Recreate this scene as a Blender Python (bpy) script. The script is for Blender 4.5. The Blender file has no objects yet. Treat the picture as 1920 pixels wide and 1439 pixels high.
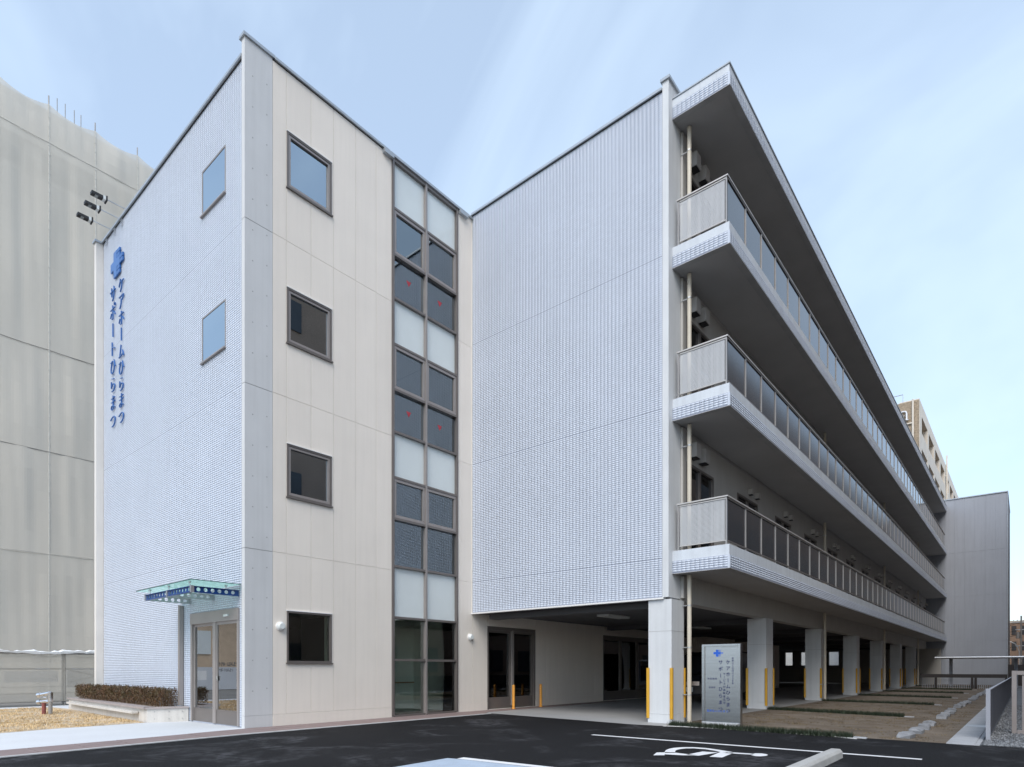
import bpy, bmesh, math, random
import numpy as np
R = math.radians
random.seed(7)
S = bpy.context.scene
COL = S.collection

# ------------------------------------------------------------------ camera, sky, sun, exposure
cam_d = bpy.data.cameras.new("camera")
cam = bpy.data.objects.new("camera", cam_d); COL.objects.link(cam)
S.camera = cam
cam.location = (11.9333, -5.9330, 1.2)
cam.rotation_euler = (R(90), 0, math.atan2(0.64377, 0.76522))
cam_d.sensor_width = 36.0
cam_d.lens = 21.4847
cam_d.shift_y = (1254.5 - 719.5) / 1920.0
cam_d.clip_start = 0.05
cam_d.clip_end = 3000
S.render.resolution_x, S.render.resolution_y = 1024, 767

SUN_EL, SUN_AZ = R(46), math.atan2(0.42, -0.91)      # azimuth measured from +Y towards +X
world = bpy.data.worlds.new("World"); S.world = world
world.use_nodes = True
wt = world.node_tree; wt.nodes.clear()
def wn(t, **k):
    n = wt.nodes.new(t)
    for a, b in k.items(): setattr(n, a, b)
    return n
w_out = wn("ShaderNodeOutputWorld"); w_bg = wn("ShaderNodeBackground")
sky = wn("ShaderNodeTexSky", sky_type='NISHITA', sun_disc=False, sun_elevation=SUN_EL, sun_rotation=SUN_AZ,
         altitude=50, air_density=1.0, dust_density=1.3, ozone_density=1.8)
w_tc = wn("ShaderNodeTexCoord"); w_map = wn("ShaderNodeMapping")
w_map.inputs['Location'].default_value = (-0.4, 0.2, 0.1)
w_map.inputs['Rotation'].default_value = (0.0, 0.5, 0.75)
w_map.inputs['Scale'].default_value = (1.1, 2.6, 1.4)
w_no = wn("ShaderNodeTexNoise"); w_no.inputs['Scale'].default_value = 1.25; w_no.inputs['Detail'].default_value = 5; w_no.inputs['Roughness'].default_value = 0.55
w_no.inputs['Distortion'].default_value = 0.5
w_rm = wn("ShaderNodeMapRange"); w_rm.inputs[1].default_value = 0.44; w_rm.inputs[2].default_value = 0.80; w_rm.inputs[3].default_value = 0.36; w_rm.inputs[4].default_value = 0.70
w_mx = wn("ShaderNodeMix", data_type='RGBA'); w_mx.inputs[7].default_value = (4.7, 5.7, 6.7, 1)
wt.links.new(w_tc.outputs['Generated'], w_map.inputs['Vector']); wt.links.new(w_map.outputs[0], w_no.inputs['Vector'])
wt.links.new(w_no.outputs[0], w_rm.inputs[0]); wt.links.new(w_rm.outputs[0], w_mx.inputs[0])
wt.links.new(sky.outputs[0], w_mx.inputs[6]); wt.links.new(w_mx.outputs[2], w_bg.inputs[0])
w_bg.inputs[1].default_value = 0.135
wt.links.new(w_bg.outputs[0], w_out.inputs[0])

sun_d = bpy.data.lights.new("sun", 'SUN'); sun_d.energy = 1.45; sun_d.angle = R(38); sun_d.color = (1.0, 0.94, 0.85)
sun = bpy.data.objects.new("sun", sun_d); COL.objects.link(sun)
sun.location = (30, -40, 40)
sun.rotation_euler = (R(90) - SUN_EL, 0, math.pi - SUN_AZ)
S.view_settings.view_transform = 'Standard'; S.view_settings.look = 'None'
S.view_settings.gamma = 1.0; S.view_settings.use_curve_mapping = False
S.view_settings.exposure = 0.76
S.render.engine = 'CYCLES'
S.cycles.max_bounces = 10; S.cycles.transparent_max_bounces = 24; S.cycles.caustics_reflective = False; S.cycles.caustics_refractive = False

# ------------------------------------------------------------------ materials
def nodes(name):
    m = bpy.data.materials.new(name); m.use_nodes = True
    return m, m.node_tree, m.node_tree.nodes.get("Principled BSDF")

def M(name, col, rough=0.6, metal=0.0, var=0.10, scale=2.5, bump=0.0, bscale=120, fine=0.0, fscale=150, streak=0.0, island=0.0, spec=0.5, stretch=None, col2=None, each=0.0):
    """Procedural material: large mottling (var), fine speckle (fine), vertical run marks (streak), per-piece variation (island)."""
    m, nt, p = nodes(name)
    L = nt.links
    geo = nt.nodes.new("ShaderNodeNewGeometry")
    fac = None
    def noise(sc, det=4, vec=None):
        n = nt.nodes.new("ShaderNodeTexNoise"); n.inputs['Scale'].default_value = sc; n.inputs['Detail'].default_value = det
        L.new(vec or geo.outputs['Position'], n.inputs['Vector']); return n.outputs[0]
    def rng(s, lo, hi, a=0.3, b=0.7):
        r = nt.nodes.new("ShaderNodeMapRange"); r.inputs[1].default_value = a; r.inputs[2].default_value = b
        r.inputs[3].default_value = lo; r.inputs[4].default_value = hi; L.new(s, r.inputs[0]); return r.outputs[0]
    def mul(a, b):
        if a is None: return b
        q = nt.nodes.new("ShaderNodeMath"); q.operation = 'MULTIPLY'; L.new(a, q.inputs[0]); L.new(b, q.inputs[1]); return q.outputs[0]
    vec = None
    if stretch:
        mp = nt.nodes.new("ShaderNodeMapping"); mp.inputs['Scale'].default_value = stretch; L.new(geo.outputs['Position'], mp.inputs['Vector']); vec = mp.outputs[0]
    if var: fac = mul(fac, rng(noise(scale, 5, vec), 1 - var, 1 + var))
    if fine: fac = mul(fac, rng(noise(fscale, 2), 1 - fine, 1 + fine))
    if streak:
        mp = nt.nodes.new("ShaderNodeMapping"); mp.inputs['Scale'].default_value = (6, 6, 0.25); L.new(geo.outputs['Position'], mp.inputs['Vector'])
        fac = mul(fac, rng(noise(1.6, 5, mp.outputs[0]), 1 + streak * .5, 1 - streak, 0.45, 0.75))
    if island: fac = mul(fac, rng(geo.outputs['Random Per Island'], 1 - island, 1 + island, 0, 1))
    if each:
        oi = nt.nodes.new('ShaderNodeObjectInfo'); fac = mul(fac, rng(oi.outputs['Random'], 1 - each, 1 + each, 0, 1))
    if fac is not None:
        v = nt.nodes.new("ShaderNodeVectorMath"); v.operation = 'SCALE'
        if col2:
            mx = nt.nodes.new("ShaderNodeMix"); mx.data_type = 'RGBA'; mx.inputs[6].default_value = (*col, 1); mx.inputs[7].default_value = (*col2, 1)
            L.new(rng(noise(scale * 2.3, 6, vec), 0, 1, 0.38, 0.62), mx.inputs[0]); L.new(mx.outputs[2], v.inputs[0])
        else: v.inputs[0].default_value = col
        L.new(fac, v.inputs['Scale']); L.new(v.outputs[0], p.inputs['Base Color'])
    else: p.inputs['Base Color'].default_value = (*col, 1)
    p.inputs['Roughness'].default_value = rough; p.inputs['Metallic'].default_value = metal
    p.inputs['Specular IOR Level'].default_value = spec
    if bump:
        b = nt.nodes.new("ShaderNodeBump"); b.inputs['Strength'].default_value = bump; b.inputs['Distance'].default_value = 0.01
        L.new(noise(bscale, 3), b.inputs['Height']); L.new(b.outputs[0], p.inputs['Normal'])
    return m

def glass(name, tint=(0.75, 0.80, 0.78), refl=0.10, ior=1.7, gloss=(0.95, 0.97, 1.0), rough=0.0):
    m, nt, p = nodes(name); L = nt.links
    nt.nodes.remove(p)
    out = nt.nodes["Material Output"]
    t = nt.nodes.new("ShaderNodeBsdfTransparent"); t.inputs[0].default_value = (*tint, 1)
    g = nt.nodes.new("ShaderNodeBsdfGlossy"); g.inputs['Color'].default_value = (*gloss, 1); g.inputs['Roughness'].default_value = rough
    f = nt.nodes.new("ShaderNodeFresnel"); f.inputs[0].default_value = ior
    a = nt.nodes.new("ShaderNodeMath"); a.operation = 'ADD'; a.inputs[1].default_value = refl; a.use_clamp = True
    mx = nt.nodes.new("ShaderNodeMixShader")
    L.new(f.outputs[0], a.inputs[0]); L.new(a.outputs[0], mx.inputs[0]); L.new(t.outputs[0], mx.inputs[1]); L.new(g.outputs[0], mx.inputs[2])
    L.new(mx.outputs[0], out.inputs[0])
    return m

def netting(name, col, clear=0.2):
    m, nt, p = nodes(name); L = nt.links
    out = nt.nodes["Material Output"]
    geo = nt.nodes.new("ShaderNodeNewGeometry"); mp = nt.nodes.new("ShaderNodeMapping"); mp.inputs['Scale'].default_value = (3, 3, 0.35)
    n = nt.nodes.new("ShaderNodeTexNoise"); n.inputs['Scale'].default_value = 0.5; n.inputs['Detail'].default_value = 6
    r = nt.nodes.new("ShaderNodeMapRange"); r.inputs[1].default_value = .3; r.inputs[2].default_value = .7; r.inputs[3].default_value = .955; r.inputs[4].default_value = 1.04
    v = nt.nodes.new("ShaderNodeVectorMath"); v.operation = 'SCALE'; v.inputs[0].default_value = col
    L.new(geo.outputs['Position'], mp.inputs[0]); L.new(mp.outputs[0], n.inputs['Vector']); L.new(n.outputs[0], r.inputs[0]); L.new(r.outputs[0], v.inputs['Scale'])
    L.new(v.outputs[0], p.inputs['Base Color']); p.inputs['Roughness'].default_value = 0.85
    t = nt.nodes.new("ShaderNodeBsdfTransparent"); tr = nt.nodes.new("ShaderNodeBsdfTranslucent"); L.new(v.outputs[0], tr.inputs[0])
    m1 = nt.nodes.new("ShaderNodeMixShader"); m1.inputs[0].default_value = 0.3; L.new(p.outputs[0], m1.inputs[1]); L.new(tr.outputs[0], m1.inputs[2])
    m2 = nt.nodes.new("ShaderNodeMixShader"); m2.inputs[0].default_value = clear; L.new(m1.outputs[0], m2.inputs[1]); L.new(t.outputs[0], m2.inputs[2])
    L.new(m2.outputs[0], out.inputs[0])
    return m

TILE = M("glazed_tile", (0.55, 0.60, 0.69), 0.48, var=0.03, scale=0.7, island=0.025, streak=0.03, spec=0.35)
GROUT = M("tile_grout", (0.25, 0.28, 0.36), 0.8, var=0.1)
GROUTL = M("pale_tile_grout", (0.38, 0.41, 0.48), 0.8, var=0.1)
BEIGE = M("beige_siding", (0.80, 0.735, 0.66), 0.62, var=0.02, scale=1.2, fine=0.04, fscale=260, bump=0.2, bscale=230, streak=0.025, each=0.018)
SEAL = M("pale_sealant", (0.82, 0.78, 0.72), 0.5, var=0.04)
SEALD = M("grey_sealant", (0.36, 0.36, 0.36), 0.6)
CONC = M("grey_painted_concrete", (0.60, 0.605, 0.61), 0.6, var=0.03, scale=1.4, fine=0.04, streak=0.04, bump=0.15, bscale=90)
COLM = M("white_grey_column_paint", (0.60, 0.62, 0.64), 0.6, var=0.05, scale=1.5, fine=0.04, streak=0.06, bump=0.15, bscale=90)
WHITE = M("white_trim", (0.76, 0.76, 0.76), 0.4, var=0.03)
FASC = M("fascia_render", (0.57, 0.61, 0.66), 0.6, var=0.06, scale=2.0, fine=0.06, fscale=60, streak=0.08)
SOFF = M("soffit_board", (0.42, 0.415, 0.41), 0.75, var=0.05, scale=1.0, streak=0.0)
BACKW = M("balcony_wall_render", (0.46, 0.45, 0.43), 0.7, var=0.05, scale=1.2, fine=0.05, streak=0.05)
BRONZE = M("bronze_aluminium", (0.185, 0.165, 0.155), 0.38, metal=0.35, var=0.05)
BRONZL = M("light_bronze_aluminium", (0.33, 0.30, 0.285), 0.4, metal=0.3, var=0.05)
COPING = M("metal_coping", (0.42, 0.45, 0.48), 0.4, metal=0.5, var=0.06)
BLACK = M("black_gap", (0.02, 0.02, 0.022), 0.6)
POSTM = M("grey_post_aluminium", (0.36, 0.35, 0.345), 0.42, metal=0.25, var=0.04)
RAILM = M("beige_grey_aluminium", (0.52, 0.50, 0.48), 0.42, metal=0.25, var=0.04)
SMOKE = M("smoked_panel", (0.030, 0.034, 0.042), 0.10, var=0.05, spec=0.9)
PIPE = M("cream_pipe", (0.58, 0.53, 0.44), 0.4, var=0.05, streak=0.1)
STEEL = M("galvanised_steel", (0.55, 0.56, 0.57), 0.35, metal=0.8, var=0.1, scale=8)
STAIN = M("brushed_stainless", (0.44, 0.45, 0.465), 0.25, metal=1.0, var=0.06, scale=1.2, bump=0.05, bscale=14, stretch=(1, 1, 30))
CHROME = M("chrome", (0.75, 0.75, 0.76), 0.12, metal=1.0, var=0.04)
YELLOW = M("yellow_guard", (0.62, 0.34, 0.03), 0.45, var=0.08, scale=6)
ORANGE = M("orange_bollard", (0.80, 0.36, 0.06), 0.45, var=0.06, scale=6)
BLUE = M("blue_letter_paint", (0.035, 0.135, 0.40), 0.3, var=0.05)
BLUEB = M("blue_beam_paint", (0.010, 0.055, 0.21), 0.35, var=0.06)
BLUEK = M("dark_blue_print", (0.012, 0.018, 0.09), 0.4, var=0.02)
BLUEM = M("bright_blue_print", (0.015, 0.10, 0.52), 0.4, var=0.02)
BLKPR = M("black_print", (0.03, 0.03, 0.035), 0.4, var=0.02)
REDPR = M("red_mark", (0.42, 0.03, 0.045), 0.4, var=0.03)
INNER = M("interior_white", (0.84, 0.85, 0.79), 0.7, var=0.03)
FLOORI = M("interior_floor", (0.50, 0.44, 0.36), 0.3, var=0.08)
DARKI = M("interior_dark", (0.06, 0.06, 0.065), 0.4)
WOOD = M("interior_wood_door", (0.36, 0.19, 0.08), 0.4, var=0.15, scale=1.5, stretch=(8, 8, 0.6))
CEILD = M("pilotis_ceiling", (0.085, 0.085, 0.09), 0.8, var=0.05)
LAMPW = M("white_lamp_plastic", (0.72, 0.75, 0.74), 0.25, var=0.02)
FROST = M("frosted_white_panel", (0.66, 0.71, 0.71), 0.16, var=0.02, spec=0.6)
GLASS = glass("clear_window_glass", (0.88, 0.92, 0.88), 0.04, 1.45)
GLASSU = glass("reflective_window_glass", (0.34, 0.40, 0.44), 0.42, 1.6, (.80, .92, 1.0))
GLASSW = glass("stair_glass", (0.72, 0.77, 0.77), 0.22, 1.55, (.74, .84, .90))
GLASSD = glass("door_glass", (0.84, 0.88, 0.80), 0.30, 1.6)
GLASSC = glass("canopy_glass", (0.82, 0.94, 0.90), 0.02, 1.3)
def add_film(m, col, f):
    """a dusty film that scatters light in the glass"""
    nt = m.node_tree; out = nt.nodes["Material Output"]; src = out.inputs[0].links[0].from_socket
    d = nt.nodes.new("ShaderNodeBsdfTranslucent"); d.inputs[0].default_value = (*col, 1); x = nt.nodes.new("ShaderNodeMixShader"); x.inputs[0].default_value = f
    nt.links.new(src, x.inputs[1]); nt.links.new(d.outputs[0], x.inputs[2]); nt.links.new(x.outputs[0], out.inputs[0])
add_film(GLASSC, (0.62, 0.86, 0.80), 0.38)
ASPH = None
def asphalt():
    m, nt, p = nodes("asphalt"); L = nt.links
    geo = nt.nodes.new("ShaderNodeNewGeometry")
    def N(sc, det=4, dist=0, scl=None):
        n = nt.nodes.new("ShaderNodeTexNoise"); n.inputs['Scale'].default_value = sc; n.inputs['Detail'].default_value = det; n.inputs['Distortion'].default_value = dist
        src = geo.outputs['Position']
        if scl:
            mp = nt.nodes.new("ShaderNodeMapping"); mp.inputs['Scale'].default_value = scl; mp.inputs['Rotation'].default_value = (0, 0, 0.15); L.new(src, mp.inputs[0]); src = mp.outputs[0]
        L.new(src, n.inputs['Vector']); return n.outputs[0]
    def mr(s, a, b, c, d):
        r = nt.nodes.new("ShaderNodeMapRange"); r.inputs[1].default_value = a; r.inputs[2].default_value = b; r.inputs[3].default_value = c; r.inputs[4].default_value = d; L.new(s, r.inputs[0]); return r.outputs[0]
    def op(o, a, b):
        q = nt.nodes.new("ShaderNodeMath"); q.operation = o
        for i, s in enumerate((a, b)):
            if isinstance(s, (int, float)): q.inputs[i].default_value = s
            else: L.new(s, q.inputs[i])
        return q.outputs[0]
    base = op('MULTIPLY', mr(N(55, 5), .3, .7, .15, 2.1), mr(N(0.6, 4), .3, .7, .85, 1.15))
    scuff = op('MULTIPLY', mr(N(0.75, 6, 1.2, (1, 0.9, 1)), .52, .70, 0, 1), mr(N(7, 5), .38, .6, 0.08, 1))
    tot = op('ADD', op('MULTIPLY', base, 0.0125), op('MULTIPLY', scuff, 0.05))
    v = nt.nodes.new("ShaderNodeVectorMath"); v.operation = 'SCALE'; v.inputs[0].default_value = (0.97, 0.98, 1.08); L.new(tot, v.inputs['Scale'])
    L.new(v.outputs[0], p.inputs['Base Color'])
    L.new(mr(scuff, 0, 1, .82, .72), p.inputs['Roughness']); p.inputs['Specular IOR Level'].default_value = 0.12
    b = nt.nodes.new("ShaderNodeBump"); b.inputs['Strength'].default_value = 0.6; b.inputs['Distance'].default_value = 0.006
    vo = nt.nodes.new("ShaderNodeTexVoronoi"); vo.inputs['Scale'].default_value = 110; L.new(geo.outputs['Position'], vo.inputs['Vector'])
    L.new(vo.outputs['Distance'], b.inputs['Height']); L.new(b.outputs[0], p.inputs['Normal'])
    return m
ASPH = asphalt()
PAINT = M("white_road_paint", (0.74, 0.75, 0.77), 0.6, var=0.08, scale=5, fine=0.08, fscale=120)
PAINTB = M("pale_blue_road_paint", (0.40, 0.48, 0.58), 0.6, var=0.08, scale=4, fine=0.1, fscale=110)
GROUND = M("bare_ground", (0.20, 0.19, 0.175), 0.9, var=0.2, scale=0.4, fine=0.15, fscale=20)
WALK = M("pale_concrete_paving", (0.62, 0.635, 0.66), 0.75, var=0.04, scale=0.9, fine=0.06, fscale=90)
SLAB = M("concrete_floor", (0.33, 0.335, 0.34), 0.6, var=0.10, scale=0.7, fine=0.07, fscale=80)
PAVER = M("brown_paver", (0.235, 0.178, 0.17), 0.7, var=0.06, scale=3, fine=0.12, fscale=140, island=0.10)
KERB = M("pale_kerb", (0.55, 0.55, 0.55), 0.7, var=0.08, scale=4)
SOIL = M("dry_lawn_soil", (0.44, 0.335, 0.215), 0.95, var=0.2, scale=1.1, fine=0.25, fscale=45, bump=0.6, bscale=40, col2=(0.56, 0.45, 0.32))
STRAW = M("dry_grass_blade", (0.60, 0.445, 0.25), 0.8, var=0.18, scale=0.9, island=0.35)
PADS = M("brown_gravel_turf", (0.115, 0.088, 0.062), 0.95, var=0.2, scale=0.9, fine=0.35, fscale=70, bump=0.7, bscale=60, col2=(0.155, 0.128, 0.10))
PADG = M("worn_brown_grass", (0.15, 0.115, 0.07), 0.9, var=0.2, scale=1.0, island=0.4)
MONDO = M("dark_green_ground_cover", (0.018, 0.030, 0.014), 0.6, var=0.2, scale=3, island=0.45)
HEDGEL = M("hedge_leaf", (0.085, 0.062, 0.022), 0.5, var=0.2, scale=2.5, island=0.5, col2=(0.115, 0.056, 0.024))
TWIG = M("twig_bark", (0.12, 0.075, 0.045), 0.8, var=0.2, scale=6)
GRAV = M("grey_gravel", (0.13, 0.14, 0.155), 0.85, var=0.15, scale=1.5, fine=0.4, fscale=55, bump=1.0, bscale=45)
GRAVS = M("gravel_stone", (0.17, 0.18, 0.195), 0.8, var=0.1, island=0.45)
BLOCK = M("split_concrete_block", (0.23, 0.24, 0.26), 0.85, var=0.15, scale=6, fine=0.12, fscale=80, bump=0.6, bscale=50)
STOP = M("precast_concrete", (0.42, 0.42, 0.41), 0.8, var=0.10, scale=3, fine=0.14, fscale=110, bump=0.4, bscale=90)
DRAIN = M("gutter_concrete", (0.36, 0.375, 0.40), 0.8, var=0.08, scale=3, fine=0.1, fscale=70)
FENCED = M("dark_slat_fence", (0.075, 0.080, 0.10), 0.45, metal=0.2, var=0.08)
FPOST = M("grey_fence_post", (0.33, 0.34, 0.38), 0.4, metal=0.3, var=0.05)
BARRIER = M("brown_grey_steel", (0.24, 0.215, 0.21), 0.5, var=0.08)
PLANT = M("planter_concrete", (0.60, 0.575, 0.54), 0.7, var=0.06, scale=2, fine=0.06, fscale=60, streak=0.1)
BENCH = M("planter_coping", (0.36, 0.315, 0.305), 0.6, var=0.08, scale=3, fine=0.1, fscale=70, island=0.08)
NET = netting("grey_scaffold_net", (0.82, 0.775, 0.695), 0.20)
NETF = netting("fence_net", (0.52, 0.49, 0.43), 0.45)
LACE = M("white_lacing", (0.62, 0.60, 0.55), 0.8, var=0.1, scale=8)
ROPE = M("dark_seam", (0.22, 0.21, 0.20), 0.8)
TARP = M("white_tarpaulin", (0.80, 0.81, 0.82), 0.5, var=0.04)
TUBE = M("scaffold_tube", (0.33, 0.32, 0.31), 0.5, metal=0.4, var=0.1)
GREYW = M("render_wall_grey", (0.40, 0.39, 0.37), 0.8, var=0.06, scale=0.5)
PALEW = M("pale_site_panel", (0.78, 0.78, 0.78), 0.7, var=0.05)
SIDING = M("grey_metal_siding", (0.335, 0.355, 0.40), 0.5, var=0.035, scale=0.8, streak=0.05)
BRICKT = M("brown_tiled_facade", (0.30, 0.235, 0.165), 0.7, var=0.08, scale=2.0, fine=0.3, fscale=6)
CREAM = M("cream_render", (0.66, 0.60, 0.52), 0.7, var=0.06, scale=0.6, streak=0.08)
CREAMI = M("tan_recess_wall", (0.46, 0.37, 0.27), 0.7, var=0.06, scale=0.6)
BROWNB = M("brown_brick_block", (0.36, 0.25, 0.185), 0.8, var=0.1, scale=1.0, fine=0.1, fscale=12)
MAUVE = M("mauve_tower", (0.33, 0.26, 0.27), 0.8, var=0.05)
SHELT = M("shelter_roof", (0.55, 0.57, 0.60), 0.35, metal=0.5, var=0.05)
DKBRN = M("dark_brown_rail", (0.03, 0.025, 0.025), 0.6)
LIGHTW = M("light_boundary_wall", (0.60, 0.59, 0.56), 0.8, var=0.05)
HYRED = M("red_hydrant_paint", (0.24, 0.07, 0.06), 0.5, var=0.15, scale=9)
CARP = M("dark_car_paint", (0.02, 0.022, 0.028), 0.15, var=0.02, spec=0.6)
LAWNC = (0, 0)

# ------------------------------------------------------------------ mesh helpers
class MB:
    def __init__(s): s.v = []; s.f = []
    def quad(s, a, b, c, d):
        i = len(s.v); s.v += [a, b, c, d]; s.f.append((i, i+1, i+2, i+3)); return s
    def tri(s, a, b, c):
        i = len(s.v); s.v += [a, b, c]; s.f.append((i, i+1, i+2)); return s
    def poly(s, pts):
        i = len(s.v); s.v += list(pts); s.f.append(tuple(range(i, i+len(pts)))); return s
    def box(s, x0, x1, y0, y1, z0, z1):
        if x0 > x1: x0, x1 = x1, x0
        if y0 > y1: y0, y1 = y1, y0
        i = len(s.v)
        s.v += [(x0,y0,z0),(x1,y0,z0),(x1,y1,z0),(x0,y1,z0),(x0,y0,z1),(x1,y0,z1),(x1,y1,z1),(x0,y1,z1)]
        s.f += [(i,i+3,i+2,i+1),(i+4,i+5,i+6,i+7),(i,i+1,i+5,i+4),(i+1,i+2,i+6,i+5),(i+2,i+3,i+7,i+6),(i+3,i,i+4,i+7)]
        return s
    def prism(s, pts, z0, z1):
        n = len(pts); i = len(s.v)
        s.v += [(x, y, z0) for x, y in pts] + [(x, y, z1) for x, y in pts]
        s.f.append(tuple(range(i+n-1, i-1, -1))); s.f.append(tuple(range(i+n, i+2*n)))
        for k in range(n): s.f.append((i+k, i+(k+1) % n, i+n+(k+1) % n, i+n+k))
        return s
    def extr(s, prof, axis, a, b):
        """extrude profile of (p,q) pairs along axis 'x' (p=y,q=z) or 'y' (p=x,q=z)"""
        n = len(prof); i = len(s.v)
        for t in (a, b): s.v += [((t, p, q) if axis == 'x' else (p, t, q)) for p, q in prof]
        s.f.append(tuple(range(i+n-1, i-1, -1))); s.f.append(tuple(range(i+n, i+2*n)))
        for k in range(n): s.f.append((i+k, i+(k+1) % n, i+n+(k+1) % n, i+n+k))
        return s
    def cyl(s, p0, p1, r0, n=10, r1=None, caps=True):
        r1 = r0 if r1 is None else r1
        d = np.array(p1, float) - np.array(p0, float); L = np.linalg.norm(d); d /= L
        u = np.cross(d, (0, 0, 1)) if abs(d[2]) < .9 else np.cross(d, (1, 0, 0)); u /= np.linalg.norm(u); w = np.cross(d, u)
        i = len(s.v)
        for c, r in ((p0, r0), (p1, r1)):
            for k in range(n):
                a = 2*math.pi*k/n; q = np.array(c) + r*(math.cos(a)*u + math.sin(a)*w); s.v.append(tuple(q))
        for k in range(n): s.f.append((i+k, i+(k+1) % n, i+n+(k+1) % n, i+n+k))
        if caps: s.f.append(tuple(range(i+n-1, i-1, -1))); s.f.append(tuple(range(i+n, i+2*n)))
        return s
    def tube(s, pts, r, n=8):
        for a, b in zip(pts, pts[1:]): s.cyl(a, b, r, n)
        return s
    def mesh(s, name, mat, off=(0, 0, 0)):
        me = bpy.data.meshes.new(name)
        if off[0] or off[1] or off[2]: v = [(a-off[0], b-off[1], c-off[2]) for a, b, c in s.v]
        else: v = s.v
        me.from_pydata(v, [], s.f); me.materials.append(mat); return me

def org(o):
    x = [0, 0, 0]
    while o is not None:
        for i in range(3): x[i] += o.location[i]
        o = o.parent
    return x
def tag(o, label=None, cat=None, group=None, kind=None):
    for k, v in (('label', label), ('category', cat), ('group', group), ('kind', kind)):
        if v: o[k] = v
    return o
def thing(name, label, cat, loc=(0, 0, 0), group=None):
    o = bpy.data.objects.new(name, None); COL.objects.link(o); o.location = loc; o.empty_display_size = .3
    return tag(o, label, cat, group)
def link(name, me, parent=None, loc=(0, 0, 0), **k):
    o = bpy.data.objects.new(name, me); COL.objects.link(o); o.location = loc
    if parent is not None: o.parent = parent
    return tag(o, **k)
def part(name, mb, mat, parent, smooth=False, bevel=0, **k):
    """A mesh whose vertices are given in world coordinates, hung under parent."""
    me = mb.mesh(name, mat, org(parent))
    if smooth: me.shade_smooth()
    o = link(name, me, parent, **k)
    if bevel:
        b = o.modifiers.new("bevel", 'BEVEL'); b.width = bevel; b.segments = 2; b.limit_method = 'ANGLE'
    return o
def inst(name, me, parent, at, **k):
    """A copy that shares mesh data, placed at a world position under parent."""
    g = org(parent); return link(name, me, parent, (at[0]-g[0], at[1]-g[1], at[2]-g[2]), **k)
def struct(name, mb, mat, **k):
    return link(name, mb.mesh(name, mat), kind='structure', **k)
def solo(name, mb, mat, label, cat, loc=(0, 0, 0), group=None, smooth=False):
    me = mb.mesh(name, mat, loc)
    if smooth: me.shade_smooth()
    return tag(link(name, me, None, loc), label, cat, group)
def copy_tree(o, parent=None):
    c = o.copy(); COL.objects.link(c)
    if parent is not None: c.parent = parent
    for ch in list(o.children): copy_tree(ch, c)
    return c

# boxes on a facade: plane 'X' = wall at x=c facing +X (u is y); plane 'Y' = wall at y=c facing -Y (u is x); v is outward
def fb(mb, pl, c, u0, u1, v0, v1, z0, z1):
    if pl == 'X': return mb.box(c+v0, c+v1, u0, u1, z0, z1)
    return mb.box(u0, u1, c-v0, c-v1, z0, z1)
def cut(u0, u1, z0, z1, holes):
    """Rectangles that cover u0..u1 x z0..z1 except the holes."""
    us = sorted({u0, u1, *[min(max(h[i], u0), u1) for h in holes for i in (0, 1)]})
    out = []
    for a, b in zip(us, us[1:]):
        if b - a < 1e-6: continue
        hs = sorted([(max(h[2], z0), min(h[3], z1)) for h in holes if h[0] < (a+b)/2 < h[1] and h[3] > z0 and h[2] < z1])
        z = z0
        for p, q in hs:
            if p > z + 1e-6: out.append((a, b, z, p))
            z = max(z, q)
        if z < z1 - 1e-6: out.append((a, b, z, z1))
    return out
def tiles(name, pl, c, u0, u1, z0, z1, holes, parent, joints=(), **k):
    e = [z0, *joints, z1]
    for a, b in zip(e, e[1:]): tile_field(name, pl, c, u0, u1, a+(.005 if a != z0 else 0), b-(.005 if b != z1 else 0), holes, parent, **k)
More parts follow.
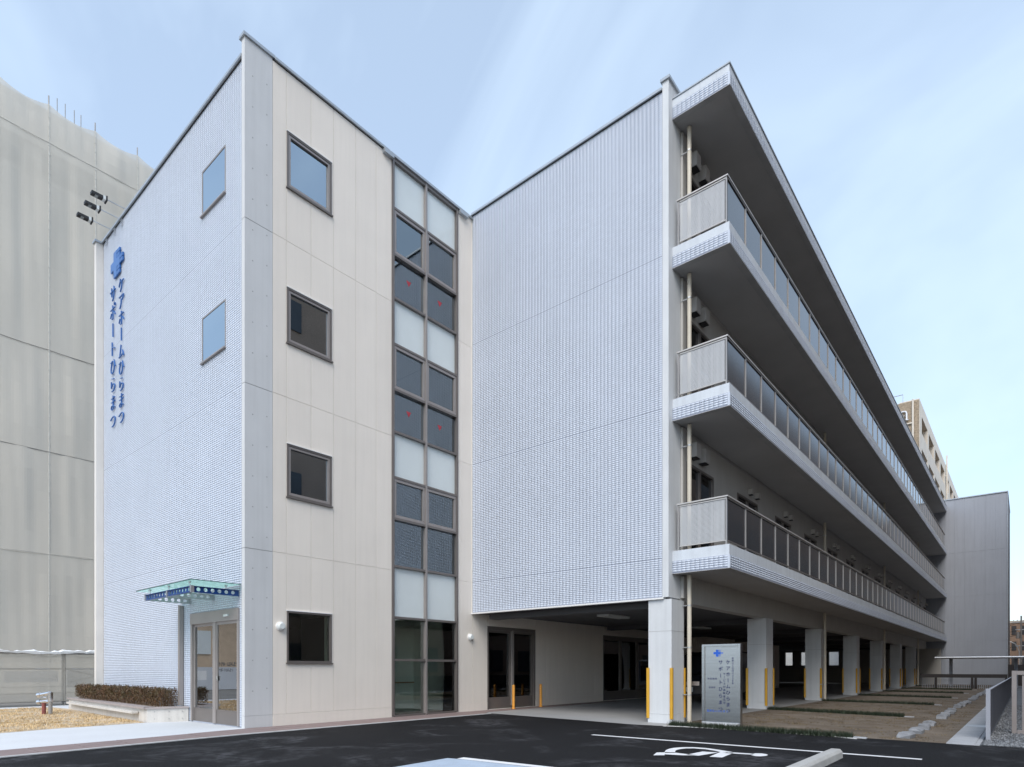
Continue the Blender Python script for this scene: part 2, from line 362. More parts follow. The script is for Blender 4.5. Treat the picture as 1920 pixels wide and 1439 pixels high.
def tile_field(name, pl, c, u0, u1, z0, z1, holes, parent, tw=0.100, th=0.047, gap=0.005, gapu=0.004, t=0.002, depth0=0.0):
    """Rows of glazed mosaic tiles, every tile its own little box, as one stuff part."""
    rng = np.random.default_rng(abs(len(name) + int(u0*10) + int(z1*7)))
    nu = max(1, round((u1-u0)/tw)); nz = max(1, round((z1-z0)/th)); a = (u1-u0)/nu; b = (z1-z0)/nz
    U, Z = np.meshgrid(np.arange(nu)*a+u0, np.arange(nz)*b+z0); U = U.ravel(); Z = Z.ravel()
    keep = np.ones(len(U), bool)
    for h in holes: keep &= ~((U+a/2 > h[0]) & (U+a/2 < h[1]) & (Z+b/2 > h[2]) & (Z+b/2 < h[3]))
    U = U[keep]; Z = Z[keep]; n = len(U)
    g = gap/2; e = 0.0007
    ul, ur, zl, zr = U+gapu/2, U+a-gapu/2, Z+g, Z+b-g
    jit = rng.normal(0, 0.00015, (n, 4)) + rng.normal(0, 0.0003, (n, 1))
    V = np.zeros((n, 8, 3))
    for k, (uu, zz, i) in enumerate(((ul, zl, 0), (ur, zl, 1), (ur, zr, 2), (ul, zr, 3))):
        for lay in (0, 1):
            s = e if lay else 0
            u_ = uu + (s if k in (0, 3) else -s); z_ = zz + (s if k < 2 else -s)
            v_ = depth0 + (t + jit[:, i] if lay else np.full(n, -0.002))
            if pl == 'X': V[:, k+4*lay] = np.stack([c+v_, u_, z_], 1)
            else: V[:, k+4*lay] = np.stack([u_, c-v_, z_], 1)
    F = np.array([(4,5,6,7),(0,1,5,4),(1,2,6,5),(2,3,7,6),(3,0,4,7)])
    I = (np.arange(n)[:, None, None]*8 + F[None]).reshape(-1)
    me = bpy.data.meshes.new(name); me.vertices.add(n*8); me.vertices.foreach_set("co", (V - np.array(org(parent))).reshape(-1).astype(np.float32))
    me.loops.add(len(I)); me.loops.foreach_set("vertex_index", I.astype(np.int32))
    me.polygons.add(n*5); me.polygons.foreach_set("loop_start", np.arange(0, n*20, 4, dtype=np.int32))
    me.update(calc_edges=True); me.materials.append(TILE)
    return link(name, me, parent, kind='stuff')
def scatter_mesh(name, V, nper, faces, mat, parent=None, **k):
    n = len(V); me = bpy.data.meshes.new(name)
    F = np.array(faces); I = (np.arange(n)[:, None, None]*nper + F[None]).reshape(-1); w = F.shape[1]
    me.vertices.add(n*nper); me.vertices.foreach_set("co", V.reshape(-1).astype(np.float32))
    me.loops.add(len(I)); me.loops.foreach_set("vertex_index", I.astype(np.int32))
    me.polygons.add(n*len(F)); me.polygons.foreach_set("loop_start", np.arange(0, n*len(F)*w, w, dtype=np.int32))
    me.update(calc_edges=True); me.materials.append(mat)
    return link(name, me, parent, **k)
def blades(xy, h, w, lean, z=0.0, seed=1):
    r = np.random.default_rng(seed); n = len(xy); a = r.uniform(0, 2*math.pi, n); hh = h*r.uniform(.5, 1.25, n); b = r.uniform(0, 2*math.pi, n); ln = lean*r.uniform(.2, 1, n)
    V = np.zeros((n, 3, 3)); dx, dy = np.cos(a)*w/2, np.sin(a)*w/2
    V[:, 0] = np.stack([xy[:, 0]-dx, xy[:, 1]-dy, np.full(n, z)], 1); V[:, 1] = np.stack([xy[:, 0]+dx, xy[:, 1]+dy, np.full(n, z)], 1)
    V[:, 2] = np.stack([xy[:, 0]+np.cos(b)*ln, xy[:, 1]+np.sin(b)*ln, z+hh], 1)
    return V
# flat lettering turned into meshes
_tc = bpy.data.curves.new("letter_source", 'FONT'); _to = bpy.data.objects.new("letter_source", _tc); COL.objects.link(_to)
_tcache = {}
def glyph(ch, depth, thin=-0.020):
    key = (ch, depth, thin)
    if key not in _tcache:
        _tc.body = ch; _tc.size = 1; _tc.extrude = depth; _tc.offset = thin; _tc.resolution_u = 3; bpy.context.view_layer.update()
        me = bpy.data.meshes.new_from_object(_to.evaluated_get(bpy.context.evaluated_depsgraph_get()))
        v = np.array([x.co[:] for x in me.vertices]) if len(me.vertices) else np.zeros((0, 3))
        _tcache[key] = (v, [tuple(p.vertices) for p in me.polygons]); bpy.data.meshes.remove(me)
    return _tcache[key]
def letter(name, ch, parent, at, size, mat, depth=0.03, rot=0.0, bold=0.0, mirror=False, pl='Y'):
    """One character standing on a wall that faces -Y, centred at world position at."""
    v, f = glyph(ch, depth/size, 0.012 if size < .2 else -0.020)
    if not len(v): return None
    v = v.copy(); c = np.array([0.5, 0.38, 0]) if ord(ch) > 255 else (v.min(0)+v.max(0))/2*np.array([1, 1, 0])
    v = (v - c)*size
    if rot:
        ca, sa = math.cos(rot), math.sin(rot); v = np.stack([v[:, 0]*ca-v[:, 1]*sa, v[:, 0]*sa+v[:, 1]*ca, v[:, 2]], 1)
    if mirror: v[:, 0] *= -1
    g = org(parent); me = bpy.data.meshes.new(name)
    me.from_pydata([(x, -z, y) for x, y, z in v], [], f); me.materials.append(mat)
    return link(name, me, parent, (at[0]-g[0], at[1]-g[1], at[2]-g[2]))
def flat_text(name, chars, parent, mat, y, mirror=False):
    """Small print: several characters joined into one flat part. chars = [(ch, x, z, size, rot)]"""
    mb = MB()
    for ch, x, z, size, rot in chars:
        v, f = glyph(ch, 0.0, 0.01)
        if not len(v): continue
        v = (v - np.array([.5, .38, 0]))*size
        if rot: v = np.stack([-v[:, 1]*math.sin(rot), v[:, 0]*math.sin(rot), v[:, 2]], 1)
        i = len(mb.v); mb.v += [(x+(-a if mirror else a), y, z+b) for a, b, c in v]; mb.f += [tuple(i+q for q in p) for p in f]
    return part(name, mb, mat, parent)
# ------------------------------------------------------------------ ground, paving, lawn
def sheet(name, pts, z, mat, **k):
    return struct(name, MB().poly([(x, y, z) for x, y in pts]), mat, **k)
sheet('ground', [(-400, -300), (500, -300), (500, 700), (-400, 700)], -0.03, GROUND)
sheet('asphalt', [(1.58, -30), (1.50, -6), (1.36, -4.08), (1.25, -2.9), (1.17, -2.2), (1.03, -0.5), (1.02, 3.0), (0.99, 6.2), (1.10, 6.27), (4.17, 5.97), (5.45, 5.82),
                  (6.1, 5.90), (6.5, 6.03), (7.77, 6.10), (9.3, 6.02), (9.72, 5.86), (9.85, 6.08), (10.92, 6.06), (17, 6.05), (17, -30)], 0.0, ASPH)
sheet('concrete_floor', [(0, 6.25), (1.10, 6.27), (4.17, 5.97), (5.45, 5.82), (6.1, 5.90), (6.1, 51.5), (0, 51.5)], 0.004, SLAB)
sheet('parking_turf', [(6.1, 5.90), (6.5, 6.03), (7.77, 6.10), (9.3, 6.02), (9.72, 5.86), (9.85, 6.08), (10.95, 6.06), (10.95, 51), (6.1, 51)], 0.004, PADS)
sheet('gravel', [(11.38, 6.07), (20, 6.05), (20, 56), (11.38, 56)], 0.006, GRAV)
sheet('footpath', [(-2.62, -12), (0.66, -12), (0.60, -6), (0.46, -3.92), (0.28, -1.87), (0.0, -0.12), (0.0, 0.0), (-2.9, 0.0), (-3.05, -0.78), (-2.93, -1.57), (-2.90, -2.4), (-2.60, -3.4)], 0.006, WALK)
sheet('lawn', [(-11.3, -12), (-2.62, -12), (-2.60, -3.4), (-2.90, -2.4), (-2.93, -1.57), (-3.05, -0.78), (-9.9, -0.50), (-11.3, -0.6)], 0.008, SOIL)
sheet('side_path', [(-12.2, -12), (-11.3, -12), (-11.3, -0.6), (-9.9, -0.50), (-9.4, 0.0), (-9.4, 16), (-12.2, 16)], 0.004, WALK)

# brown pavers along the foot of the building, one object per stone
border_in = [(-6, 0.60), (-3.92, 0.46), (-1.87, 0.28), (-0.12, 0.02), (6.25, 0.02), (13.45, 0.02)]
border_out = [(-6, 1.42), (-4.08, 1.29), (-2.9, 1.18), (-2.2, 1.10), (-0.5, 0.96), (6.25, 0.93), (6.26, 0.55), (13.45, 0.5)]
def lerp(tab, y):
    for (a, p), (b, q) in zip(tab, tab[1:]):
        if a <= y <= b: return p + (q-p)*(y-a)/(b-a)
    return tab[-1][1]
pav = struct('paver_border', MB().poly([(lerp(border_in, y), y, 0.002) for y in np.linspace(-6, 13.4, 40)] + [(lerp(border_out, y)+.03, y, 0.002) for y in np.linspace(13.4, -6, 40)]), KERB)
y = -6.0; row = 0
while y < 13.3:
    h = 0.60
    for k in range(2 if y < 6.2 else 1):
        nrow = 2 if y < 6.2 else 1
        q = []
        for yy in (y+.006, y+h-.006):
            i, o = lerp(border_in, yy), lerp(border_out, yy); w = (o-i)/nrow
            q += [(i+w*k+.006, yy), (i+w*(k+1)-.006, yy)]
        z = 0.012 + random.uniform(-.0015, .0015)
        part('paver', MB().prism([q[0], q[1], q[3], q[2]], -0.02, z), PAVER, pav)
    y += h
kb = MB()
ys = np.linspace(-6, 6.2, 42)
for a, b in zip(ys, ys[1:]):
    p, q = lerp(border_out, a), lerp(border_out, b)
    kb.prism([(p+.005, a), (p+.075, a), (q+.075, b), (q+.005, b)], -0.03, 0.014)
part('edging_strip', kb, KERB, pav)
# thin pale edging where the asphalt meets the turf bays
eb = MB(); ep = [(6.12, 5.90), (6.5, 6.02), (7.77, 6.09), (9.3, 6.01), (9.72, 5.85)]
for (a, b), (c, d) in zip(ep, ep[1:]): eb.prism([(a, b-.025), (c, d-.025), (c, d+.03), (a, b+.03)], -0.02, 0.012)
struct('edging_strip', eb, KERB)

# painted markings
def paint(name, pts, mat=PAINT, z=0.004): return struct(name, MB().poly([(x, y, z) for x, y in pts]), mat)
def ribbon(a, b, w):
    d = np.array(b)-np.array(a); d = d/np.linalg.norm(d); n = np.array((-d[1], d[0]))*w/2
    return [tuple(np.array(a)-n), tuple(np.array(b)-n), tuple(np.array(b)+n), tuple(np.array(a)+n)]
paint('parking_line', ribbon((5.90, 3.50), (10.88, 3.74), 0.11))
paint('parking_line', ribbon((6.12, -0.10), (10.9, 0.30), 0.14))
paint('blue_bay_marking', [(6.0, -0.22), (6.25, -0.17), (10.9, 0.20), (11.0, -3.4), (6.16, -3.6)], PAINTB)
wc = MB(); Z = 0.0042
def flat(pts): wc.poly([(x, y, Z) for x, y in pts])
arc_o = [(7.955, 2.202), (7.879, 2.401), (7.845, 2.567), (7.852, 2.734), (7.919, 2.888), (8.043, 2.993), (8.242, 3.021), (8.477, 2.942), (8.706, 2.834)]
arc_i = [(8.077, 2.29), (8.023, 2.407), (7.989, 2.532), (7.984, 2.652), (8.02, 2.778), (8.101, 2.862), (8.275, 2.881), (8.449, 2.811), (8.586, 2.703)]
for k in range(len(arc_o)-1): flat([arc_o[k], arc_o[k+1], arc_i[k+1], arc_i[k]])
for q in [[(7.983, 1.802), (7.893, 2.077), (7.976, 2.176), (8.102, 1.902)], [(8.059, 1.989), (8.001, 2.125), (8.118, 2.237), (8.306, 2.211), (8.481, 2.166), (8.283, 2.054)], [(8.31, 2.131), (8.349, 2.607), (8.565, 2.657), (8.481, 2.166)], [(8.634, 2.161), (8.793, 2.205), (8.746, 2.766), (8.57, 2.704)], [(8.663, 2.783), (8.986, 2.853), (9.022, 2.744), (8.65, 2.656)], [(8.981, 2.779), (8.998, 2.906), (9.071, 2.953), (9.147, 2.919), (9.192, 2.846), (9.196, 2.741), (9.153, 2.652), (9.091, 2.626), (9.023, 2.677)]]: flat(q)
struct('wheelchair_marking', wc, PAINT)

# foreground kerb stop
ws = thing('wheel_stop', 'long pale concrete wheel stop lying across the end of the white parking line', 'wheel stop', (9.96, 2.2, 0))
for k in range(5):
    a = 3.22 - 0.605*k
    o = part('stop_block', MB().extr([(9.87, 0.0), (10.05, 0.0), (10.045, 0.085), (10.015, 0.12), (9.905, 0.12), (9.875, 0.085)], 'y', a-0.6, a), STOP, ws, bevel=0.006)
# dry lawn blades
rng = np.random.default_rng(3)
def rect_pts(n, x0, x1, y0, y1, clump=0.0):
    p = np.stack([rng.uniform(x0, x1, n), rng.uniform(y0, y1, n)], 1)
    if clump:
        c = np.stack([rng.uniform(x0, x1, n//30), rng.uniform(y0, y1, n//30)], 1); p = c[rng.integers(0, len(c), n)] + rng.normal(0, clump, (n, 2))
        p = p[(p[:, 0] > x0) & (p[:, 0] < x1) & (p[:, 1] > y0) & (p[:, 1] < y1)]
    return p
lp = np.concatenate([rect_pts(9000, -11.2, -2.75, -5.0, -0.62, .07), rect_pts(5000, -11.2, -2.75, -5.0, -0.62)])
lim = np.where(lp[:, 1] < -3.0, -2.66, np.where(lp[:, 1] < -1.5, -2.94, -3.06)); lp = lp[lp[:, 0] < lim]
lp = lp[lp[:, 1] < -0.80]
tag(scatter_mesh('dry_grass', blades(lp, .045, .014, .05, .008, 5), 3, [(0, 1, 2)], STRAW, kind='stuff'), 'straw coloured winter grass on the small lawn beside the planter', 'dry grass')
pp = rect_pts(26000, 6.25, 10.85, 6.15, 26, .06); pp = pp[(pp[:, 1] - 6) < rng.uniform(0, 1, len(pp))**1.8*22]
tag(scatter_mesh('worn_grass', blades(pp, .022, .014, .03, .004, 6), 3, [(0, 1, 2)], PADG, kind='stuff'), 'worn brown turf sprouting in the parking bays beside the columns', 'dry grass')
# strips of dark ground cover between the bays
strips = [((6.15, 6.06), (9.62, 5.93), 'along the asphalt edge behind the steel sign')] + [((6.12, 12.62+6.28*k), (9.6, 11.9+5.9*k if k == 0 else 12.2+6.2*k), s) for k, s in enumerate((
    'beside the second column', 'beside the third column', 'beside the fourth column', 'beside the fifth column', 'beside the sixth column', 'beside the seventh column'))]
for i, ((ax, ay), (bx, by), wh) in enumerate(strips):
    n = 5200 if i < 2 else 2600
    t = rng.uniform(0, 1, n); off = rng.normal(0, .065, n)
    xy = np.stack([ax+(bx-ax)*t, ay+(by-ay)*t+off+.09], 1)
    o = scatter_mesh('ground_cover', blades(xy, .10, .012, .07, .004, 20+i), 3, [(0, 1, 2)], MONDO, kind='stuff')
    tag(o, 'dark green strip of low ground cover ' + wh, 'ground cover', 'ground cover strips between the parking bays')
    struct('strip_end_kerb', MB().box(bx+.02, bx+.22, by+.03, by+.15, -.02, .022), DRAIN)
# row of split blocks: groups of four, one object each
bm_v = []
for k in range(4):
    r2 = random.Random(k); mb = MB(); prof = []
    for (u, v) in ((-.105, 0), (-.105, .07), (-.08, .10), (.0, .108), (.08, .10), (.105, .07), (.105, 0)): prof.append((u*(1+r2.uniform(-.1, .1)), max(0, v*(1+r2.uniform(-.08, .08)))))
    nn = 5
    ring = []
    for j in range(nn):
        t = j/(nn-1); y_ = -0.20+0.40*t; sc = (0.92, 1.0, 1.0, 1.0, .92)[j]*(1+r2.uniform(-.06, .06)); ring.append([(u*sc, y_+r2.uniform(-.02, .02), v*sc) for u, v in prof])
    for a, b in zip(ring, ring[1:]):
        for i in range(len(prof)-1): mb.quad(a[i], a[i+1], b[i+1], b[i])
    mb.poly(ring[0][::-1]); mb.poly(ring[-1])
    bm_v.append(mb.mesh('kerb_block', BLOCK))
by = 6.62; n = 0
names = ('first', 'second', 'third', 'fourth')
while by < 45:
    for k in range(4):
        o = link('kerb_block', bm_v[(n*7+k) % 4], None, (10.36+random.uniform(-.03, .03), by+random.uniform(-.04, .04), 0.0)); o.rotation_euler = (0, 0, random.uniform(-.12, .12))
        bay = ('nearest the asphalt', 'second from the asphalt', 'third from the asphalt', 'fourth from the asphalt', 'fifth from the asphalt', 'sixth from the asphalt', 'seventh from the asphalt', 'eighth from the asphalt', 'farthest from the asphalt')[min(n, 8)]
        tag(o, 'rough grey kerb block, %s of four in the cluster %s' % (names[k], bay), 'kerb block', 'grey kerb blocks edging the parking turf')
        by += 1.0 if k < 3 else 2.35
    n += 1
# gutter with lids
gt = struct('gutter', MB().box(10.95, 11.38, 6.06, 50, -.02, .012), DRAIN)
lidm = MB().box(-.155, .155, -.245, .245, 0, .012).mesh('gutter_lid', DRAIN)
lids = MB().box(-.20, .20, -.245, .245, 0, .012).mesh('steel_lid', STEEL)
yy = 6.32; k = 0
while yy < 34:
    inst('steel_lid' if k % 13 == 7 else 'gutter_lid', lids if k % 13 == 7 else lidm, gt, (11.165, yy, .0125)); yy += .505; k += 1
# loose stones on the gravel
n = 6000
px = 11.42 + rng.uniform(0, 1, n)**1.5*2.2; py = 6.1 + rng.uniform(0, 1, n)**2.2*14; sz = rng.uniform(.010, .026, n)
base = np.array([(1,0,0),(-1,0,0),(0,1,0),(0,-1,0),(0,0,.8),(0,0,-.8)], float)
V = base[None]*sz[:, None, None]*rng.uniform(.6, 1.2, (n, 6, 1)) + np.stack([px, py, sz*.4+.006], 1)[:, None]
tag(scatter_mesh('gravel_stones', V, 6, [(0,2,4),(2,1,4),(1,3,4),(3,0,4),(2,0,5),(1,2,5),(3,1,5),(0,3,5)], GRAVS, kind='stuff'), 'loose grey gravel beside the low dark fence', 'gravel')

# ------------------------------------------------------------------ the care home
home = thing('care_home_building', 'four storey white tiled building with a glazed stair column and long open balconies', 'building', (0, 0, 0))
FL = [3.63, 6.93, 10.23]                       # horizontal joints at the storeys
ZT = 13.52                                     # front block tile top
YW, XW, YE = 6.503, 5.953, 51.5                # wing
# --- front wall (faces -Y)
door = (-2.58, -0.29, 0.03, 2.44)
wl = [(-2.02, -0.90, 11.19, 12.18), (-2.02, -0.90, 7.95, 8.95)]
mb = MB()
for a, b, p, q in cut(-8.54, -0.12, 0, ZT, [door]+wl): fb(mb, 'Y', 0, a, b, -0.30, -0.007, p, q)
fw = part('front_wall', mb, GROUTL, home)
tiles('front_wall_tiles', 'Y', 0, -8.53, -0.13, 0.02, ZT-.01, [door]+wl, fw, FL, depth0=-0.006)
part('wall_coping', MB().box(-8.56, -0.135, -.05, .34, ZT, ZT+.055), COPING, home)
part('coping_shadow_gap', MB().box(-8.54, -0.135, -.012, .0, ZT-.02, ZT), BLACK, home)
# --- corner fin of painted concrete
for a, b in zip([0.0, 0.255]+FL, [0.250]+[f-.012 for f in FL]+[13.84]):
    part('concrete_fin', MB().box(-0.125, 0.0, -0.035, 0.553, a, b), CONC, home)
part('fin_joint', MB().box(-0.118, -0.008, -0.028, 0.56, 0.2, 13.6), SEALD, home)
part('fin_cap', MB().box(-0.17, 0.035, -0.07, 0.60, 13.84, 13.90), COPING, home)
th = MB()
for z0 in np.arange(0.75, 13.6, 0.62):
    if min(abs(z0-f) for f in FL) < .1: continue
    for yv in (0.13, 0.43): th.cyl((0, yv+.0, z0+(0.05 if yv > .3 else 0)), (0.0015, yv, z0+(0.05 if yv > .3 else 0)), 0.014, 8)
tag(part('tie_holes', th, SEALD, home), kind='stuff')
# --- left fin
part('left_fin', MB().box(-8.70, -8.545, -0.18, 0.4, 0, 13.49), M("pale_beige_fin", (0.70, 0.67, 0.63), 0.6, var=0.03, streak=.04), home)
part('left_fin_cap', MB().box(-8.74, -8.51, -0.22, 0.42, 13.49, 13.55), COPING, home)
# --- beige wall (faces +X)
CW = (3.667, 5.933, 0.03, 13.78)               # stair glazing
ws_ = [(0.872, 1.955, 11.37, 12.54), (0.872, 1.955, 8.09, 9.25), (0.872, 1.955, 4.84, 5.95), (0.872, 1.955, 1.335, 2.42)]
sd = (7.148, 9.41, 0.02, 2.445); ed = (13.475, 17.6, 0.02, 2.445)
sw = None; mb = MB()
for a, b, p, q in cut(0.553, 6.50, 0, 13.80, ws_+[CW]): fb(mb, 'X', 0, a, b, -0.28, -0.010, p, q)
for a, b, p, q in cut(6.50, 34.5, 0, 3.4, [sd, ed]): fb(mb, 'X', 0, a, b, -0.28, -0.010, p, q)
sw = part('side_wall', mb, SEAL, home)
strips_y = [0.556, 0.858, 1.441, 2.003, 2.604, 3.184, 3.660]
zz = [0.256]+FL+[13.82]
g = .006
def panel(a, b, p, q, holes, name='wall_panel'):
    for u0, u1, z0, z1 in cut(a+g, b-g, p+g*.7, q-g*.7, holes):
        part(name, fb(MB(), 'X', 0, u0, u1, -.009, 0.0, z0, z1), BEIGE, sw)
for a, b in zip(strips_y, strips_y[1:]):
    for p, q in zip(zz, zz[1:]): panel(a, b, p, q, ws_)
for p, q in zip(zz, zz[1:]): panel(5.94, 6.52, p, q if q < 13 else 13.82, [])
part('base_band', fb(MB(), 'X', 0, 0.57, 3.655, -.009, 0.006, 0, 0.25), BEIGE, sw)
part('base_band', fb(MB(), 'X', 0, 5.945, 7.14, -.009, 0.006, 0, 0.25), BEIGE, sw)
yv = [6.52, 7.14]+[9.418+0.58*k for k in range(8)]
panel(6.52, 7.148, .256, 3.3, [])
panel(7.148, 9.418, 2.445, 3.3, [])
for a, b in zip(np.linspace(9.418, 13.475, 8), np.linspace(9.418, 13.475, 8)[1:]): panel(a, b, .256, 3.3, [])
part('base_band', fb(MB(), 'X', 0, 9.42, 13.47, -.009, 0.006, 0, 0.25), BEIGE, sw)
panel(13.475, 17.6, 2.445, 3.3, [])
for k in range(28): panel(17.6+.6*k, 18.2+.6*k, .256, 3.3, [])
part('wall_coping', MB().box(-.34, .05, .60, 3.58, 13.82, 13.875), COPING, home)
part('wall_coping', MB().box(-.34, .05, 5.99, 6.50, 13.82, 13.875), COPING, home)
part('coping_shadow_gap', MB().box(-.05, .008, .56, 3.6, 13.80, 13.822), BLACK, home)
part('gutter_end', MB().box(-.02, .10, 3.38, 3.66, 13.70, 13.80), COPING, home)
part('gutter_end', MB().box(-.02, .10, 5.95, 6.26, 13.70, 13.78), COPING, home)
# --- windows
def window(parent, pl, c, u0, u1, z0, z1, gl=GLASSU, fm=BRONZE, vent=True, hood=True, fw_=.036, pv=-.045, fv=.018):
    mb = MB()
    for a, b, p, q in ((u0, u1, z0, z0+fw_), (u0, u1, z1-fw_, z1), (u0, u0+fw_, z0+fw_, z1-fw_), (u1-fw_, u1, z0+fw_, z1-fw_)): fb(mb, pl, c, a, b, -.10, fv, p, q)
    w = part('window', mb, fm, parent)
    if vent:
        mb = MB(); a, b, p, q = u0+fw_+.004, u1-fw_-.004, z0+fw_+.004, z1-fw_-.004; s = .048
        for aa, bb, pp, qq in ((a, b, p, p+s), (a, b, q-s, q), (a, a+s, p+s, q-s), (b-s, b, p+s, q-s)): fb(mb, pl, c, aa, bb, -.07, .004, pp, qq)
        part('sash', mb, BRONZL if fm is BRONZE else fm, w); gi = fw_+.004+s
    else: gi = fw_
    part('pane', fb(MB(), pl, c, u0+gi, u1-gi, pv, pv+.008, z0+gi, z1-gi), gl, w)
    part('sill', fb(MB(), pl, c, u0-.02, u1+.02, -.02, .045, z0-.03, z0-.002), fm, w)
    if hood: part('head_flashing', fb(MB(), pl, c, u0-.01, u1+.01, -.02, .03, z1+.002, z1+.018), WHITE, w)
    return w
for h in ws_[:3]: window(home, 'X', 0, *h)
window(home, 'X', 0, *ws_[3], gl=GLASS, vent=False)
for h in wl: window(home, 'Y', 0, *h, fm=BRONZL, vent=False, hood=False, fw_=.028, pv=-.012, fv=.004)
# --- stair glazing
levels = [0.03, 1.42, 2.47, 3.74, 4.91, 5.93, 7.06, 8.10, 9.22, 10.36, 11.43, 12.57, 13.78]
kinds = 'ccwfowfowfow'.replace('ccw', 'ccw')
m0, m1 = 3.70, 5.90; mid = 4.775
cw = part('stair_glazing', fb(fb(MB(), 'X', 0, 3.667, 3.727, -.16, .03, .03, 13.80), 'X', 0, 5.873, 5.933, -.16, .03, .03, 13.80), BRONZE, home)
part('mullion', fb(MB(), 'X', 0, mid-.028, mid+.028, -.16, .03, .03, 13.80), BRONZL, cw)
part('head_rail', fb(MB(), 'X', 0, 3.60, 5.99, -.16, .06, 13.80, 13.86), COPING, cw)
for z in levels[:-1]: part('transom', fb(fb(MB(), 'X', 0, 3.727, mid-.028, -.14, .022, z-.028, z+.028), 'X', 0, mid+.028, 5.873, -.14, .022, z-.028, z+.028), BRONZE, cw)
part('transom', fb(fb(MB(), 'X', 0, 3.727, mid-.028, -.14, .022, 13.72, 13.80), 'X', 0, mid+.028, 5.873, -.14, .022, 13.72, 13.80), BRONZE, cw)
for i, kd in enumerate(kinds):
    z0, z1 = levels[i]+.028, (levels[i+1]-.028 if i < 11 else 13.72)
    for a, b in ((3.727, mid-.028), (mid+.028, 5.873)):
        if kd == 'w': part('frosted_pane', fb(MB(), 'X', 0, a, b, -.075, -.055, z0, z1), FROST, cw)
        elif kd == 'o':
            mb = MB(); s = .075
            for aa, bb, pp, qq in ((a, b, z0, z0+s), (a, b, z1-s, z1), (a, a+s, z0+s, z1-s), (b-s, b, z0+s, z1-s)): fb(mb, 'X', 0, aa+.003, bb-.003, -.09, .006, pp+.003, qq-.003)
            part('sash', mb, BRONZL, cw); part('pane', fb(MB(), 'X', 0, a+s, b-s, -.05, -.042, z0+s, z1-s), GLASSW, cw)
        else: part('pane', fb(MB(), 'X', 0, a, b, -.07, -.062, z0, z1), GLASS if kd == 'c' else GLASSW, cw)
for z, a in ((10.97, 4.25), (10.95, 5.32), (7.66, 4.25), (7.64, 5.32)):
    mb = MB().poly([(-.060, a-.08, z+.06), (-.060, a, z-.08), (-.060, a+.08, z+.06)]); part('fire_access_mark', mb, REDPR, cw)
# --- rooms behind the glass
inn = part('interior', MB().box(-8.25, -.30, .32, 6.2, -.01, .02), FLOORI, home)
part('ceiling', MB().box(-8.3, -.29, .31, 6.25, 2.62, 3.3), INNER, inn)
for z in (6.55, 9.85, 13.2): part('floor_slab', MB().box(-8.3, -.9, .31, 6.25, z, z+.3), INNER, inn)
part('inner_wall', MB().box(-8.5, -8.3, .31, 6.3, 0, 13.5), INNER, inn)
part('inner_wall', MB().box(-8.3, -.29, 6.25, 6.45, 0, 13.5), INNER, inn)
part('inner_wall', MB().box(-5.2, -5.1, .32, 6.25, 3.3, 13.2), INNER, inn)
part('inner_wall', MB().box(-5.1, -.29, 3.35, 3.45, 3.3, 13.2), INNER, inn)
part('inner_wall', MB().box(-2.3, -2.2, 3.53, 6.25, .02, 2.62), INNER, inn)
part('inner_wall', MB().box(-2.6, -.29, 3.42, 3.52, .02, 2.62), INNER, inn)
part('dark_cabinet', MB().box(-2.6, -1.5, 2.75, 3.38, .02, 2.5), DARKI, inn)
part('inner_door', MB().box(-2.20, -2.15, 4.55, 5.4, .02, 2.05), INNER, inn)
part('door_casing', MB().box(-2.20, -2.13, 4.45, 4.54, .02, 2.14).box(-2.20, -2.13, 5.41, 5.50, .02, 2.14).box(-2.20, -2.13, 4.545, 5.405, 2.06, 2.14), DARKI, inn)
part('door_lever', MB().box(-2.15, -2.10, 5.28, 5.33, .96, 1.10).box(-2.11, -2.09, 5.16, 5.33, .99, 1.01), BLKPR, inn)
part('handrail', MB().tube([(-2.0, 3.7, .80), (-2.0, 6.1, .80)], .02).tube([(-.6, 3.62, .80), (-2.0, 3.7, .80)], .02), WOOD, inn)
for z in (4.91, 8.10, 11.43):
    hr = MB().tube([(-.20, 3.75, z-.05), (-.20, 4.45, z-.45)], .016).tube([(-.20, 4.85, z-.42), (-.20, 5.75, z-.75)], .016)
    hr.cyl((-.20, 4.4, z-1.0), (-.20, 4.4, z-.42), .02).cyl((-.20, 5.3, z-1.0), (-.20, 5.3, z-.6), .02)
    part('stair_handrail', hr, LAMPW, inn)
mbx = part('mailbox_bank', MB().box(-7.9, -6.5, 3.0, 3.3, .34, 1.5), DARKI, inn)
sl = MB()
for k in range(10):
    for xx in (-7.45, -6.85): sl.box(xx-.17, xx+.17, 2.985, 2.998, .42+.105*k, .432+.105*k)
part('mail_slots', sl, STEEL, inn)
part('mailbox_bank', MB().box(-4.2, -3.7, .9, 1.85, 1.0, 1.75), DARKI, inn)
# --- entrance door
ent = part('entrance_door', MB().box(-2.58, -.29, -.03, .14, 2.20, 2.44).box(-2.58, -2.50, -.02, .14, .03, 2.20).box(-.36, -.29, -.02, .14, .03, 2.20), BRONZL, home)
part('centre_post', MB().box(-1.475, -1.33, -.015, .12, .03, 2.20), BRONZL, ent)
for a, b, yv in ((-2.50, -1.475, .045), (-1.33, -.36, .02)):
    part('bottom_rail', MB().box(a, b, yv-.022, yv+.022, .03, .33), BRONZE, ent)
    part('door_stile', MB().box(a, a+.05, yv-.02, yv+.02, .33, 2.14).box(b-.05, b, yv-.02, yv+.02, .33, 2.14).box(a, b, yv-.02, yv+.02, 2.14, 2.20), BRONZL, ent)
    part('pane', MB().box(a+.05, b-.05, yv-.005, yv+.005, .33, 2.14), GLASSD, ent)
part('door_sensor', MB().box(-.88, -.70, -.06, -.03, 2.29, 2.335), LAMPW, ent)
part('door_handle', MB().cyl((-1.27, -.01, .95), (-1.27, -.01, 1.05), .015, 8), CHROME, ent)
